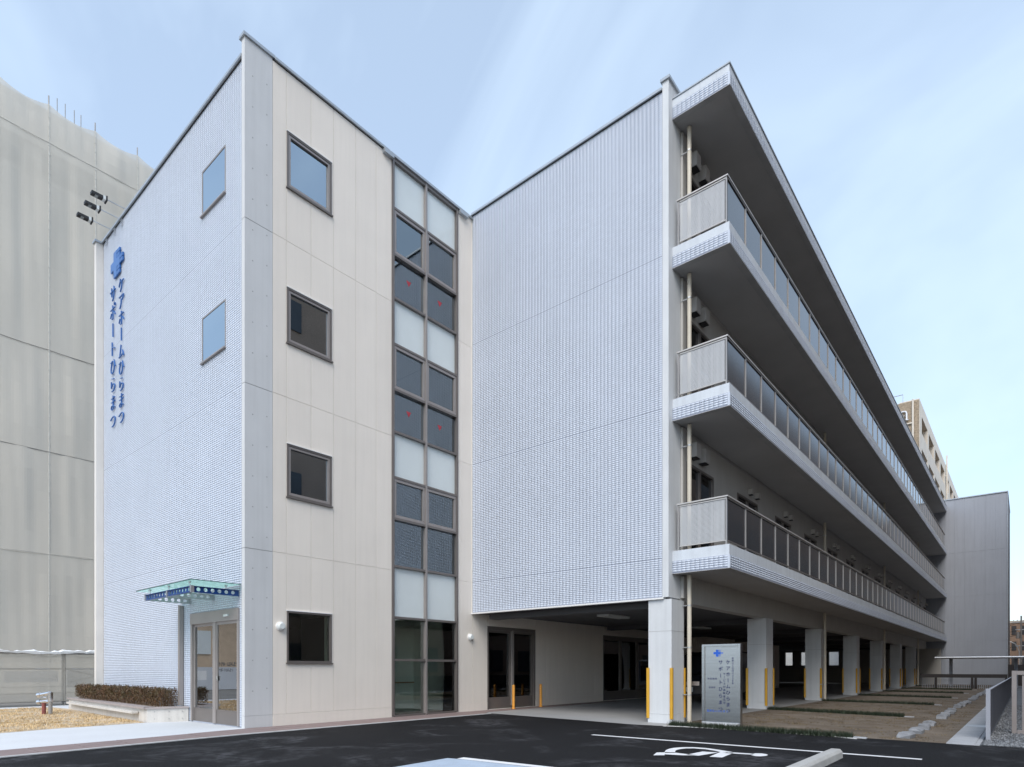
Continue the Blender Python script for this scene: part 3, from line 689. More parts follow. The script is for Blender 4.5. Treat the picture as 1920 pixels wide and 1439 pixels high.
flat_text('door_lettering', [(c, -1.19+.093*i, 1.30, .105, 0) for i, c in enumerate('ケアホームひらまつ')] + [(c, -1.19+.078*i, 1.175, .078, 0) for i, c in enumerate('サポートひらまつ')], ent, BLKPR, .012)
# --- double door under the wing and the dark entrance further in
def glazed_door(name, u0, u1, n, z1):
    o = part(name, fb(fb(fb(MB(), 'X', 0, u0, u0+.06, -.2, .0, .02, z1), 'X', 0, u1-.06, u1, -.2, 0, .02, z1), 'X', 0, u0+.06, u1-.06, -.2, 0, z1-.1, z1), BRONZE, home)
    w = (u1-u0-.12)/n
    for k in range(n):
        a, b = u0+.06+k*w, u0+.06+(k+1)*w
        part('door_leaf', fb(fb(fb(fb(MB(), 'X', 0, a, a+.07, -.14, -.06, .03, z1-.1), 'X', 0, b-.07, b, -.14, -.06, .03, z1-.1), 'X', 0, a+.07, b-.07, -.14, -.06, .03, .36), 'X', 0, a+.07, b-.07, -.14, -.06, z1-.17, z1-.1), BRONZE, o)
        part('pane', fb(MB(), 'X', 0, a+.07, b-.07, -.105, -.097, .36, z1-.17), GLASS, o)
    return o
gd = glazed_door('service_door', *sd[:2], 2, 2.44)
part('pull_handle', fb(MB(), 'X', 0, 8.245, 8.325, -.05, .02, .1, 2.36), BRONZL, gd)
glazed_door('entrance_screen', *ed[:2], 3, 2.44)
rm = part('service_room', MB().box(-5, -.28, 6.5, 18.4, -.01, .015), FLOORI, home)
part('ceiling', MB().box(-5, -.28, 6.5, 18.4, 2.7, 3.4), INNER, rm)
part('inner_wall', MB().box(-5.1, -5, 6.5, 18.4, 0, 2.7).box(-5, -.28, 18.4, 18.5, 0, 2.7).box(-5, -.28, 11.2, 11.3, 0, 2.7), INNER, rm)
part('inner_wall', MB().box(-3.2, -3.1, 6.5, 11.2, 0, 2.7), INNER, rm)
part('wood_door', MB().box(-3.1, -3.05, 8.9, 10.6, .02, 2.05), WOOD, rm)
part('door_slot_window', MB().box(-3.05, -3.04, 9.5, 9.65, .4, 1.8).box(-3.05, -3.04, 9.9, 10.05, .4, 1.8), DARKI, rm)
# --- wall lamps
for nm, yv in (('beside the ground floor window', .72), ('between the stair glazing and the service door', 6.417)):
    t = thing('wall_lamp', 'round white bulkhead lamp on the beige wall ' + nm, 'wall lamp', (0, yv, 2.09), 'round lamps on the beige wall')
    part('lamp_base', MB().cyl((0, yv, 2.09), (.045, yv, 2.09), .095, 20), WHITE, t)
    part('lamp_lens', MB().cyl((.045, yv, 2.09), (.10, yv, 2.09), .088, 20, .06), LAMPW, t, smooth=False)
# --- wing: tiled end wall
wg = MB(); fb(wg, 'Y', YW, 0.0, 5.80, -.30, -.007, 2.775, 13.93)
we = part('wing_end_wall', wg, GROUT, home)
tiles('wing_end_wall_tiles', 'Y', YW, 0.012, 5.79, 2.79, 13.92, [], we, [FL[0], FL[1], FL[2]+.07], depth0=-.006)
part('corner_trim', MB().box(0.0, .012, YW-.012, YW+.05, 2.775, 13.92), SEAL, home)
part('soffit_trim', MB().box(0.0, 5.83, YW-.035, YW+.10, 2.735, 2.773), WHITE, home)
part('wall_coping', MB().box(0.0, 5.80, YW-.05, YW+.3, 13.93, 13.985), COPING, home)
part('coping_shadow_gap', MB().box(0.0, 5.80, YW-.012, YW, 13.912, 13.93), BLACK, home)
wf = part('wing_fin', MB().box(5.806, XW, YW-.012, 7.08, 2.775, 14.10), COLM, home)
part('fin_cap', MB().box(5.77, XW+.04, YW-.05, 7.12, 14.10, 14.16), COPING, home)
# wing body: balcony wall (faces +X) with window openings
wins = []
for k in range(14): wins.append((7.36+3.27*k, 9.0+3.27*k))
bw = MB()
for f0 in (3.80, 7.14, 10.50):
    top = {3.80: 6.70, 7.14: 10.05, 10.50: 13.36}[f0]
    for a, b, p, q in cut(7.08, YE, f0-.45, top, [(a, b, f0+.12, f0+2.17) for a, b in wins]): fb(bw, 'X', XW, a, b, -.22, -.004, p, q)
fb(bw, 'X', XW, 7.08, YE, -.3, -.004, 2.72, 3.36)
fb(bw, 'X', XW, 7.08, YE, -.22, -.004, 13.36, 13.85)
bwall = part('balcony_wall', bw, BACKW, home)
jb = MB()
for f0 in (3.80, 7.14, 10.50): jb.box(XW-.006, XW+.002, 7.09, YE-.1, f0+2.84, f0+2.85)
part('wall_joint', jb, SEALD, bwall)
part('wing_roof', MB().box(0.0, XW-.23, YW+.3, YE, 13.55, 13.85), SEALD, home)
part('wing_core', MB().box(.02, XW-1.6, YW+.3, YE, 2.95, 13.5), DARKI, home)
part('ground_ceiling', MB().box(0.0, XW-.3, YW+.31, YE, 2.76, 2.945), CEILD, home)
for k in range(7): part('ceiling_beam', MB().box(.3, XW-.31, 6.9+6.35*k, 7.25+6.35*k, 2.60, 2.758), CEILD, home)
wframe = MB(); u0, u1, h0, h1 = 0.0, 1.64, 0.0, 2.05
for a, b, p, q in ((0, 1.64, 0, .06), (0, 1.64, 1.99, 2.05), (0, .06, .06, 1.99), (1.58, 1.64, .06, 1.99), (.79, .85, .06, 1.99)): wframe.box(-.10, .012, a, b, p, q)
wframe = wframe.mesh('balcony_window', BRONZE); wpane = MB().box(-.05, -.042, 0, .73, 0, 1.93).mesh('pane', glass('room_window_glass', (.18, .19, .21), .05, 1.5))
vm = MB().box(0, .19, -.125, .125, 0, .32); small = MB().box(0, .13, -.08, .08, 0, .15).mesh('vent_hood', RAILM); smalld = MB().box(.015, .115, -.065, .065, -.012, 0).mesh('vent_opening', BLACK); vmesh = vm.mesh('vent_hood', RAILM); vdark = MB().box(.02, .17, -.105, .105, -.02, 0).mesh('vent_opening', BLACK)
for f0 in (3.80, 7.14, 10.50):
    for k, (a, b) in enumerate(wins):
        w = inst('balcony_window', wframe, home, (XW, a, f0+.12))
        inst('pane', wpane, w, (XW, a+.06, f0+.18)); inst('pane', wpane, w, (XW, a+.85, f0+.18))
        for dy in ((.30, .82) if k == 0 else (.9, 1.45)):
            v = inst('vent_hood', small if k else vmesh, home, (XW+.001, a+dy, f0+2.29)); inst('vent_opening', smalld if k else vdark, v, (XW+.001, a+dy, f0+2.29))
# --- balconies
YS, XS, XR = 6.687, 7.216, 7.14
pan_n = 42; pitch = (51.25-6.80)/pan_n
postm = MB().box(-.022, .004, -.014, .014, 0, 1.005).mesh('rail_post', POSTM)
panm = MB().box(-.006, .006, .012, pitch-.012, 0, .87).mesh('rail_panel', SMOKE)
lat = MB(); nx, nz = 38, 34; lw, lh = 1.00, .86
for i in range(nx):
    for j in range(nz):
        x0, x1 = lw*i/nx, lw*(i+1)/nx; z0, z1 = lh*j/nz, lh*(j+1)/nz; xm, zm = (x0+x1)/2, (z0+z1)/2; e = .26
        dx, dz = (x1-x0)*e, (z1-z0)*e
        c = [(x0, 0, z0), (x1, 0, z0), (x1, 0, z1), (x0, 0, z1)]; d = [(xm-dx, 0, zm-dz), (xm+dx, 0, zm-dz), (xm+dx, 0, zm+dz), (xm-dx, 0, zm+dz)]
        for t in range(4): lat.quad(c[t], c[(t+1) % 4], d[(t+1) % 4], d[t])
latm = lat.mesh('perforated_panel', M("perforated_aluminium", (0.53, 0.535, 0.545), 0.45, metal=0.2, var=0.04))
slabs = [(3.305, 3.80, True, 'first floor'), (6.675, 7.15, True, 'second floor'), (10.045, 10.505, True, 'third floor'), (13.335, 13.78, False, 'roof')]
for z0, z1, rail, nm in slabs:
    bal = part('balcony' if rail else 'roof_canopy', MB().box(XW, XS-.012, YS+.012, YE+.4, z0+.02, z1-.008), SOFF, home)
    if not rail: bal['label'] = 'roof canopy'
    zm = z0+.27
    part('fascia', MB().box(XS-.06, XS, YS, YE+.42, zm, z1).box(XW+.0, XS-.06, YS, YS+.06, zm, z1), FASC, bal)
    part('tile_backing', MB().box(XS-.05, XS+.012, YS-.012, YE+.42, z0, zm-.002).box(XW, XS-.05, YS-.012, YS+.05, z0, zm-.002), GROUT, bal)
    zb = z0+.022
    tiles('fascia_tiles', 'X', XS+.012, YS+.02, YE+.42, zb, zm-.006, [], bal, tw=.10, th=(zm-.006-zb)/5, gap=.010, gapu=.002)
    tiles('fascia_end_tiles', 'Y', YS-.012, XW+.0, XS-.03, zb, zm-.006, [], bal, tw=.10, th=(zm-.006-zb)/5, gap=.010, gapu=.002)
    part('corner_tile', MB().box(XS-.03, XS+.019, YS-.019, YS+.02, z0, zm-.002), TILE, bal)
    part('drip_edge', MB().box(XS-.13, XS+.018, YS-.018, YE+.42, z0-.012, z0).box(XW, XS-.13, YS-.018, YS+.12, z0-.012, z0), SEALD, bal)
    if not rail:
        part('roof_edge_flashing', MB().box(XS-.1, XS+.02, YS-.02, YE+.42, z1, z1+.03).box(XW, XS-.1, YS-.02, YS+.1, z1, z1+.03), COPING, bal); continue
    zr = z1
    part('handrail', MB().box(XR-.03, XR+.03, 6.72, 51.35, zr+1.006, zr+1.034).box(XW+.08, XR-.03, 6.72, 6.78, zr+1.006, zr+1.034), RAILM, bal)
    part('bottom_rail', MB().box(XR-.018, XR+.018, 6.80, 51.3, zr+.075, zr+.10), BRONZE, bal)
    part('top_channel', MB().box(XR-.018, XR+.018, 6.80, 51.3, zr+.965, zr+.998), BRONZE, bal)
    inst('rail_post', postm, bal, (XR, 6.75, zr)); inst('rail_post', postm, bal, (XW+.12, 6.75, zr))
    for k in range(pan_n):
        inst('rail_panel', panm, bal, (XR-.01, 6.80+pitch*k, zr+.10))
        if k: inst('rail_post', postm, bal, (XR+.012, 6.80+pitch*k, zr-.02))
    inst('perforated_panel', latm, bal, (XW+.145, 6.75, zr+.105))
    part('panel_frame', MB().box(XW+.142, XR-.022, 6.735, 6.765, zr+.085, zr+.105), RAILM, bal); part('panel_frame', MB().box(XW+.142, XR-.022, 6.735, 6.765, zr+.966, zr+.986), RAILM, bal)
# --- columns and rain pipes
for k in range(7):
    y0 = 6.53 + 6.352*k
    c = part('column', MB().box(5.45, 6.005, y0, y0+.63, 0.20, 2.735 if k == 0 else 2.718), COLM, home)
    part('column_base', MB().box(5.44, 6.015, y0-.01, y0+.64, 0.0, .196), COLM, c)
    if k: part('column_joint', MB().box(5.447, 6.008, y0-.003, y0+.633, 1.93, 1.937), SEALD, c)
    else: part('column_joint', MB().box(5.447, 6.008, y0-.003, y0+.633, 2.03, 2.037), SEALD, c)
    gz0, gz1 = .10, 1.22
    for (cx_, cy_, sx, sy) in ((5.45, y0, -1, -1), (6.005, y0, 1, -1), (6.005, y0+.63, 1, 1)):
        prof = [(cx_+sx*.036, cy_+sy*.0), (cx_+sx*.036, cy_+sy*.03), (cx_+sx*.03, cy_+sy*.036), (cx_-sx*.0, cy_+sy*.036), (cx_-sx*.03, cy_+sy*.03), (cx_-sx*.03, cy_+sy*.012), (cx_+sx*.012, cy_+sy*.012), (cx_+sx*.012, cy_-sy*.03), (cx_+sx*.03, cy_-sy*.03)]
        part('corner_guard', MB().prism(prof, gz0, gz1), YELLOW, c)
for k, yv in enumerate((7.10, 19.15, 31.75, 45.0)):
    px = 6.16; pp_ = MB()
    for a, b in ((0.0, 3.30), (3.80, 6.67), (7.15, 10.04), (10.5, 13.33)): pp_.cyl((px, yv, a), (px, yv, b), .048, 14)
    o = part('rain_pipe', pp_, PIPE, home, smooth=False)
    for z in (0.62, 1.68, 2.62, 4.9, 6.2, 8.3, 9.5, 11.7, 12.8): part('pipe_clip', MB().cyl((px, yv, z-.012), (px, yv, z+.012), .056, 14).box(XW-.004 if z > 2.7 else 6.0, px-.03, yv-.012, yv+.012, z-.01, z+.01), STEEL, o)
    if k == 0: part('cable_cover', MB().box(XW-.0, XW+.07, 7.10, 7.33, 2.80, 3.29).box(XW, XW+.05, 7.10, 7.30, 3.82, 6.66).box(XW, XW+.05, 7.10, 7.30, 7.16, 10.03).box(XW, XW+.05, 7.10, 7.30, 10.52, 13.32), BACKW, home)
for (x, y_) in ((2.7, 9.67), (2.65, 15.95), (2.65, 22.3)):
    part('ceiling_lamp', MB().box(x-.19, x+.19, y_-.62, y_+.62, 2.70, 2.757), LAMPW, home)
# far end of the covered parking
fwb = MB()
for a, b, p, q in cut(-9, 6.95, 0, 2.758, [(-4.35, -3.75, 1.5, 2.62), (-3.05, -2.65, 1.5, 2.62), (-.85, -.10, 1.5, 2.62), (.55, .9, 1.5, 2.62), (2.20, 3.05, 1.5, 2.62), (4.05, 4.45, 1.5, 2.62), (5.25, 5.44, 1.5, 2.62)]): fwb.box(a, b, 50.9, 51.1, p, q)
part('far_wall', fwb, GREYW, home)
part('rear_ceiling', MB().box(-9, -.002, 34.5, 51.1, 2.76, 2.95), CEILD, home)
part('rear_wall', MB().box(-9.2, -9, 34.5, 51.1, 0, 2.95).box(-9, -.282, 34.3, 34.5, 0, 2.95), GREYW, home)
# --- annex at the far end
ax = thing('annex_building', 'windowless grey metal clad block closing the far end of the balconies', 'building', (7, 52, 0))
part('wall', MB().box(2.0, 10.87, 52.04, 60, 0, 14.25), SIDING, ax)
zs = [0.0, 3.3, 6.75, 10.1, 14.25]
xs = np.arange(4.0, 10.88, 0.62)
for p, q in zip(zs, zs[1:]):
    for a, b in zip(xs, list(xs[1:])): part('cladding_panel', MB().box(a+.003, b-.003, 52.02, 52.04, p+.005, q-.005), SIDING, ax)
part('cladding_panel', MB().box(xs[-1]+.006, 10.88, 52.02, 52.04, 0, 14.25), SIDING, ax)
part('coping', MB().box(2.0, 10.92, 51.96, 60.05, 14.25, 14.32), COPING, ax)
part('corner_trim', MB().box(10.87, 10.90, 51.99, 60, 0, 14.25), COPING, ax)
# ------------------------------------------------------------------ things on and around the building
# entrance canopy
cp = thing('entrance_canopy', 'glass entrance canopy on blue steel beams with round holes', 'canopy', (-1.4, 0, 2.8))
def holed(name, axis, c, a, b, z0, z1, holes, r, mat, th=.012):
    """a web plate along x (axis 'x', at y=c) or y (axis 'y', at x=c) with round holes, with flanges"""
    mb = MB(); edges = [a] + [(p+q)/2 for p, q in zip(holes, holes[1:])] + [b]; zm = (z0+z1)/2; n = 16
    P = (lambda u, z, t: (u, c+t, z)) if axis == 'x' else (lambda u, z, t: (c+t, u, z))
    for i, h in enumerate(holes):
        e0, e1 = edges[i], edges[i+1]
        ang = [2*math.pi*k/n+math.pi/n*0 for k in range(n)]
        inn_ = [(h+r*math.cos(t), zm+r*math.sin(t)) for t in ang]; outp = []
        for t in ang:
            ca, sa = math.cos(t), math.sin(t)
            s = min(((e1-h)/ca if ca > 1e-6 else (e0-h)/ca if ca < -1e-6 else 1e9), ((z1-zm)/sa if sa > 1e-6 else (z0-zm)/sa if sa < -1e-6 else 1e9)); outp.append((h+s*ca, zm+s*sa))
        for t in (-th/2, th/2):
            for k in range(n): 
                q = (k+1) % n; mb.quad(P(*inn_[k], t), P(*inn_[q], t), P(*outp[q], t), P(*outp[k], t))
            for (u, z) in ((e0, z0), (e1, z0), (e1, z1), (e0, z1)):
                k = min(range(n), key=lambda k: 0); near = sorted(range(n), key=lambda k: (outp[k][0]-u)**2+(outp[k][1]-z)**2)[:2]
                mb.tri(P(u, z, t), P(*outp[near[0]], t), P(*outp[near[1]], t))
        for k in range(n):
            q = (k+1) % n; mb.quad(P(*inn_[k], -th/2), P(*inn_[q], -th/2), P(*inn_[q], th/2), P(*inn_[k], th/2))
    for z in (z0, z1-.008):
        if axis == 'x': mb.box(a, b, c-.03, c+.03, z-.004, z+.006)
        else: mb.box(c-.03, c+.03, a, b, z-.004, z+.006)
    return part(name, mb, mat, cp)
bz0, bz1 = 2.675, 2.795
part('glass_sheet', MB().box(-3.02, -0.17, -.98, -.02, 2.895, 2.907), GLASSC, cp)
part('glass_edge', MB().box(-3.022, -.168, -.984, -.980, 2.894, 2.908).box(-.170, -.166, -.98, -.02, 2.894, 2.908), M("green_glass_edge", (.03, .10, .09), .2), cp)
holed('front_beam', 'x', -.92, -1.42, -.32, bz0, bz1, list(np.linspace(-1.30, -.44, 7)), .036, BLUEB)
holed('front_beam', 'x', -.92, -2.58, -1.46, bz0, bz1, list(np.linspace(-2.46, -1.58, 7)), .036, BLUEB)
holed('side_beam', 'y', -.30, -.89, -.01, bz0, bz1, list(np.linspace(-.80, -.13, 6)), .038, BLUEB)
holed('side_beam', 'y', -1.44, -.89, -.01, bz0, bz1, list(np.linspace(-.78, -.13, 6)), .038, STEEL)
holed('side_beam', 'y', -2.60, -.89, -.01, bz0, bz1, list(np.linspace(-.78, -.13, 6)), .038, STEEL)
for x in (-.30, -1.44, -2.60): part('beam_end_post', MB().box(x-.03, x+.03, -.95, -.89, bz0-.006, bz1+.006), STEEL, cp)
for x in (-.45, -1.45, -2.45):
    for yv in (-.90, -.2): part('glass_fixing', MB().cyl((x, yv, bz1), (x, yv, 2.893), .012, 8).cyl((x, yv, 2.87), (x, yv, 2.894), .03, 10).cyl((x, yv, 2.908), (x, yv, 2.918), .025, 10), STEEL, cp)
rp = solo('downpipe', MB().box(-3.06, -2.97, -.10, -.012, .36, 2.66), BRONZL, 'square bronze downpipe on the white tiled wall beside the entrance', 'downpipe', (-3.0, -.05, .36))

# blue sign lettering on the tiled front wall
ws2 = thing('wall_sign', 'blue cross and two columns of blue characters on the tiled front wall', 'sign', (-7.3, -.05, 7.7))
ZY = -.03
em = MB(); cx0, cx1, cz, uu = -7.77, -6.78, 12.42, 0.235
X0 = -7.76
def cell(mb, i, j, w=1, h=1, gp=0): mb.box(X0+(i)*uu+gp, X0+(i+w)*uu-gp, ZY-.022, ZY+.02, cz+(j-.5)*uu*1.0+gp, cz+(j+h-.5)*uu-gp)
em.box(X0, X0+3*uu, ZY-.022, ZY+.02, cz-uu/2, cz+uu/2)
em.box(X0+uu, X0+2*uu, ZY-.022, ZY+.02, cz+uu/2, cz+uu*1.5); em.box(X0+uu, X0+2*uu, ZY-.022, ZY+.02, cz-uu*1.5, cz-uu/2)
part('emblem', em, BLUE, ws2)
sqm = MB().box(-.048, .048, -.022, .02, -.048, .048).mesh('emblem_square', BLUE)
for bx0, bz in ((X0+2*uu, cz+uu/2), (X0+2*uu, cz-uu*1.5), (X0+3*uu, cz-uu/2)):
    for i in range(2):
        for j in range(2): inst('emblem_square', sqm, ws2, (bx0+uu*(.27+.5*i), ZY, bz+uu*(.25+.5*j)))
for i, c in enumerate('ケアホームひらまつ'): letter('letter', c, ws2, (-6.98, ZY, 11.70-.452*i), .46, BLUE, .016, rot=-math.pi/2 if c == 'ー' else 0)
for i, c in enumerate('サポートひらまつ'): letter('letter', c, ws2, (-7.64, ZY, 11.70-.508*i), .49, BLUE, .016, rot=-math.pi/2 if c == 'ー' else 0)

# sign floodlights on long arms over the parapet
for X, nm in ((-7.04, 'highest and rightmost'), (-7.58, 'middle one'), (-8.24, 'lowest and leftmost')):
    t = thing('floodlight', 'black floodlight on a long arm above the parapet, %s of three' % nm, 'floodlight', (X, 0, 13.6), 'floodlights over the parapet')
    part('arm', MB().cyl((X, .25, 13.86), (X, -.36, 13.86), .015, 8).cyl((X, .25, 13.56), (X, .25, 13.86), .022, 8), STEEL, t)
    part('head', MB().box(X-.075, X+.075, -.72, -.46, 13.80, 13.87), BLACK, t)
    part('lens', MB().box(X-.065, X+.065, -.64, -.57, 13.792, 13.80), M("lens_grey", (.25, .27, .27), .2), t)
    part('driver_box', MB().box(X-.07, X+.07, -.457, -.395, 13.79, 13.885), LAMPW, t)
    part('bracket', MB().box(X-.09, X+.09, -.39, -.36, 13.77, 13.90), BLACK, t)
    part('arm_foot', MB().box(X-.03, X+.12, -.03, -.012, 13.33, 13.345).box(X-.03, X+.12, -.03, -.012, 13.40, 13.415).box(X-.03, X+.10, -.03, -.012, 13.47, 13.485), STEEL, t)

# planter with bench ledge and hedge
pl = thing('planter', 'low cream planter wall with brown coping along the tiled wall', 'planter', (-6, -.4, 0))
def py(x): return -.78 + (-.50+.78)*(x+3.05)/(-9.9+3.05)
part('wall', MB().prism([(-2.68, -.02), (-3.02, -.76), (-9.9, py(-9.9)), (-9.9, -.02)], 0, .305), PLANT, pl)
for k in range(12):
    a, b = -3.03-.572*k, -3.03-.572*(k+1); w = .42
    part('coping_stone', MB().prism([(a-.004, py(a)-.05), (b+.004, py(b)-.05), (b+.004, py(b)+.22), (a-.004, py(a)+.22)], .306, .345), BENCH, pl)
for a, b in ((0, .34), (.345, .68), (.685, 1.0)):
    f = lambda t: (-3.02+.34*t+.03, -.80+.78*t)
    (xa, ya), (xb, yb) = f(a), f(b); part('coping_stone', MB().prism([(xa, ya), (xb, yb), (xb-.22, yb+.0), (xa-.22, ya+.03)], .306, .345), BENCH, pl)
lg = MB()
for k in range(7):
    a, b = -3.55-.86*k, -3.55-.86*(k+1); lg.prism([(a, py(a)-.002), (a, py(a)-.13), (b, py(b)-.13), (b, py(b)-.002)], .185, .235)
part('bench_ledge', lg, PLANT, pl)
part('soil', MB().prism([(-2.9, -.05), (-3.2, -.55), (-9.8, py(-9.8)+.2), (-9.8, -.05)], .305, .315), SOIL, pl)
dm = MB()
for x in (-2.72, -2.84, -2.97):
    for z in (.08, .24): dm.cyl((x, -.06-.0+( -.66*((-2.68-x)/.34)), z), (x+.012, -.06-( .66*((-2.68-x)/.34))-.006, z), .011, 8)
tag(part('tie_holes', dm, SEALD, pl), kind='stuff')
hg = thing('hedge', 'clipped brownish evergreen hedge filling the planter', 'hedge', (-6, -.3, .31))
r2 = np.random.default_rng(11)
nst = 700; tw = MB()
sx = r2.uniform(-9.3, -3.05, nst); sy = r2.uniform(-.42, -.06, nst)
def hedge_top(x): return .70 + .035*np.sin(x*9.1) + .03*np.sin(x*23.7+1)
for x, yv in zip(sx, sy):
    h = hedge_top(x)-.03; dx, dy = r2.normal(0, .05), r2.normal(0, .04) - (.05 if yv < -.3 else 0)
    p = np.array((x, yv, .31)); q = np.array((x+dx, yv+dy, h)); n_ = np.array((.004, .003, 0))
    tw.quad(tuple(p-n_), tuple(p+n_), tuple(q+n_*.4), tuple(q-n_*.4))
tag(part('stems', tw, TWIG, hg), kind='stuff')
nl = 24000
x = r2.uniform(-9.32, -3.02, nl); yv = r2.uniform(-.50, -.03, nl); u = r2.uniform(0, 1, nl); top = hedge_top(x)
z = .36 + (top-.36)*np.clip(1-u**2.0*.9, 0, 1) + r2.normal(0, .02, nl)
face = r2.random(nl) < .35; yv = np.where(face, -.46+r2.normal(0, .03, nl), yv)
ct = np.stack([x, yv, z], 1); a = r2.normal(0, 1, (nl, 3)); a[:, 2] = np.abs(a[:, 2])+.6; a /= np.linalg.norm(a, axis=1)[:, None]
b = np.cross(a, r2.normal(0, 1, (nl, 3))); b /= np.linalg.norm(b, axis=1)[:, None]
ln = r2.uniform(.013, .026, nl)[:, None]; wd = ln*.36
V = np.stack([ct-a*ln, ct+b*wd, ct+a*ln, ct-b*wd], 1)
V -= np.array(org(hg))
scatter_mesh('foliage', V, 4, [(0, 1, 2, 3)], HEDGEL, hg, kind='stuff')

# siamese standpipe on the lawn
hy = thing('fire_standpipe', 'twin chrome fire inlet on a red pipe standing in the dry lawn', 'standpipe', (-7.72, -1.5, 0))
for i, (x, yv) in enumerate(((-7.83, -1.56), (-7.66, -1.46))):
    part('riser', MB().cyl((x, yv, 0), (x, yv, .36), .048, 12), HYRED if i == 0 else TUBE, hy)
part('manifold', MB().cyl((-7.83, -1.56, .34), (-7.66, -1.46, .34), .052, 12).cyl((-7.66, -1.46, .34), (-7.66, -1.46, .585), .058, 12), CHROME, hy)
for z0, dz in ((.57, -.05), (.375, -.04)):
    part('inlet', MB().cyl((-7.66, -1.46, z0), (-7.88, -1.62, z0+dz), .045, 12).cyl((-7.88, -1.62, z0+dz), (-7.94, -1.665, z0+dz*1.3), .062, 12), CHROME, hy)
part('drain_cock', MB().cyl((-7.76, -1.52, .44), (-7.84, -1.57, .45), .02, 8), CHROME, hy)

# orange bollards
for yv, nm in ((8.0, 'left'), (9.33, 'right')):
    t = thing('bollard', 'slim orange bollard in front of the %s leaf of the service door' % nm, 'bollard', (.27, yv, 0), 'orange bollards at the service door')
    part('post', MB().cyl((.27, yv, 0), (.27, yv, .70), .042, 14).cyl((.27, yv, .70), (.27, yv, .725), .042, 14, .028), ORANGE, t)
    part('base_plate', MB().cyl((.27, yv, .012), (.27, yv, .03), .062, 14), ORANGE, t)

# stainless monument sign
ms = thing('monument_sign', 'brushed steel sign panel with blue cross and vertical lettering beside the first column', 'sign', (6.98, 6.86, 0))
part('panel', MB().box(6.61, 7.33, 6.885, 6.935, .06, 1.68), STAIN, ms)
part('frame_post', MB().box(6.555, 6.61, 6.845, 6.975, 0, 1.725), STAIN, ms, bevel=.003)
part('frame_post', MB().box(7.33, 7.385, 6.845, 6.975, 0, 1.725), STAIN, ms, bevel=.003)
part('frame_rail', MB().box(6.612, 7.328, 6.845, 6.975, 1.68, 1.725), STAIN, ms)
part('base_rail', MB().box(6.575, 7.365, 6.80, 6.845, .0, .065), M("pale_sill_metal", (.66, .68, .71), .4, metal=.3, var=.04), ms)
yp = 6.8835; k_ = .049
em = MB(); X0, cz = 6.80, 1.535
def rect(mb, x0, x1, z0, z1): mb.quad((x0, yp, z0), (x1, yp, z0), (x1, yp, z1), (x0, yp, z1))
rect(em, X0, X0+3*k_*1.08, cz-k_/2, cz+k_/2); rect(em, X0+k_*1.08, X0+2*k_*1.08, cz+k_/2, cz+k_*1.5); rect(em, X0+k_*1.08, X0+2*k_*1.08, cz-k_*1.5, cz-k_/2)
for bx0, bz in ((X0+2*k_*1.08, cz+k_/2), (X0+2*k_*1.08, cz-k_*1.5), (X0+3*k_*1.08, cz-k_/2)):
    for i in range(2):
        for j in range(2): rect(em, bx0+k_*(.12+.5*i), bx0+k_*(.46+.5*i), bz+k_*(.1+.5*j), bz+k_*(.42+.5*j))
part('emblem', em, BLUEM, ms)
V_ = -math.pi/2
for i, c in enumerate('ケアホームひらまつ'): letter('letter', c, ms, (7.115, yp, 1.34-.128*i), .098, BLUEK, .001, rot=V_ if c == 'ー' else 0)
for i, c in enumerate('サポートひらまつ'): letter('letter', c, ms, (6.955, yp, 1.34-.142*i), .098, BLUEK, .001, rot=V_ if c == 'ー' else 0)
flat_text('small_lettering', [(c, 7.215, 1.42-.052*i, .046, 0) for i, c in enumerate('医療法人社団のひらま会')] + [(c, 7.035, 1.09-.068*i, .056, V_ if c == 'ー' else 0) for i, c in enumerate('サービス付高齢者住宅')] +
          [(c, 6.69+.055*i, .99, .046, 0) for i, c in enumerate('併設施設')] + [(c, 6.72+.05*i, .80, .044, 0) for i, c in enumerate('診療所')], ms, BLUEK, yp)
flat_text('bottom_lettering', [(c, 6.68+.058*i, .30, .054, 0) for i, c in enumerate('医療法人ひらまつ')], ms, BLUEM, yp)

# low slat fence, steel barrier
fn = thing('slat_fence', 'low dark vertical slat fence between the gutter and the gravel', 'fence', (11.45, 18, 0))
slat = MB().box(-.006, .006, -.0455, .0455, .06, .83).mesh('slat', FENCED)
fpd = MB().box(-.02, .006, -.03, .03, 0, .83).mesh('fence_post', FENCED); fpm = MB().box(-.03, .03, -.03, .03, 0, .87).mesh('fence_post', FPOST)
yy = 6.95; k = 0
while yy < 27.9:
    if k % 22 == 0: inst('fence_post', fpm if k == 0 else fpd, fn, (11.45, yy, 0))
    else: inst('slat', slat, fn, (11.45, yy, 0))
    yy += .094; k += 1
part('top_rail', MB().box(11.43, 11.468, 6.98, 27.9, .832, .85), FPOST, fn)
part('bottom_rail', MB().box(11.436, 11.464, 6.98, 27.9, .03, .058), FENCED, fn)
br = thing('steel_barrier', 'brown grey square tube barrier frame standing on the gravel', 'barrier', (12.1, 8.7, 0))
part('post', MB().box(11.73, 11.80, 8.67, 8.73, 0, 1.165), BARRIER, br); part('post', MB().box(12.9, 12.97, 8.67, 8.73, 0, 1.165), BARRIER, br)
part('top_rail', MB().box(11.802, 12.898, 8.672, 8.728, 1.09, 1.162), BARRIER, br)
part('infill_bar', MB().box(11.878, 11.92, 8.69, 8.71, .07, 1.088), BARRIER, br)
part('foot_block', MB().box(11.81, 12.4, 8.66, 8.74, 0, .07), BARRIER, br)

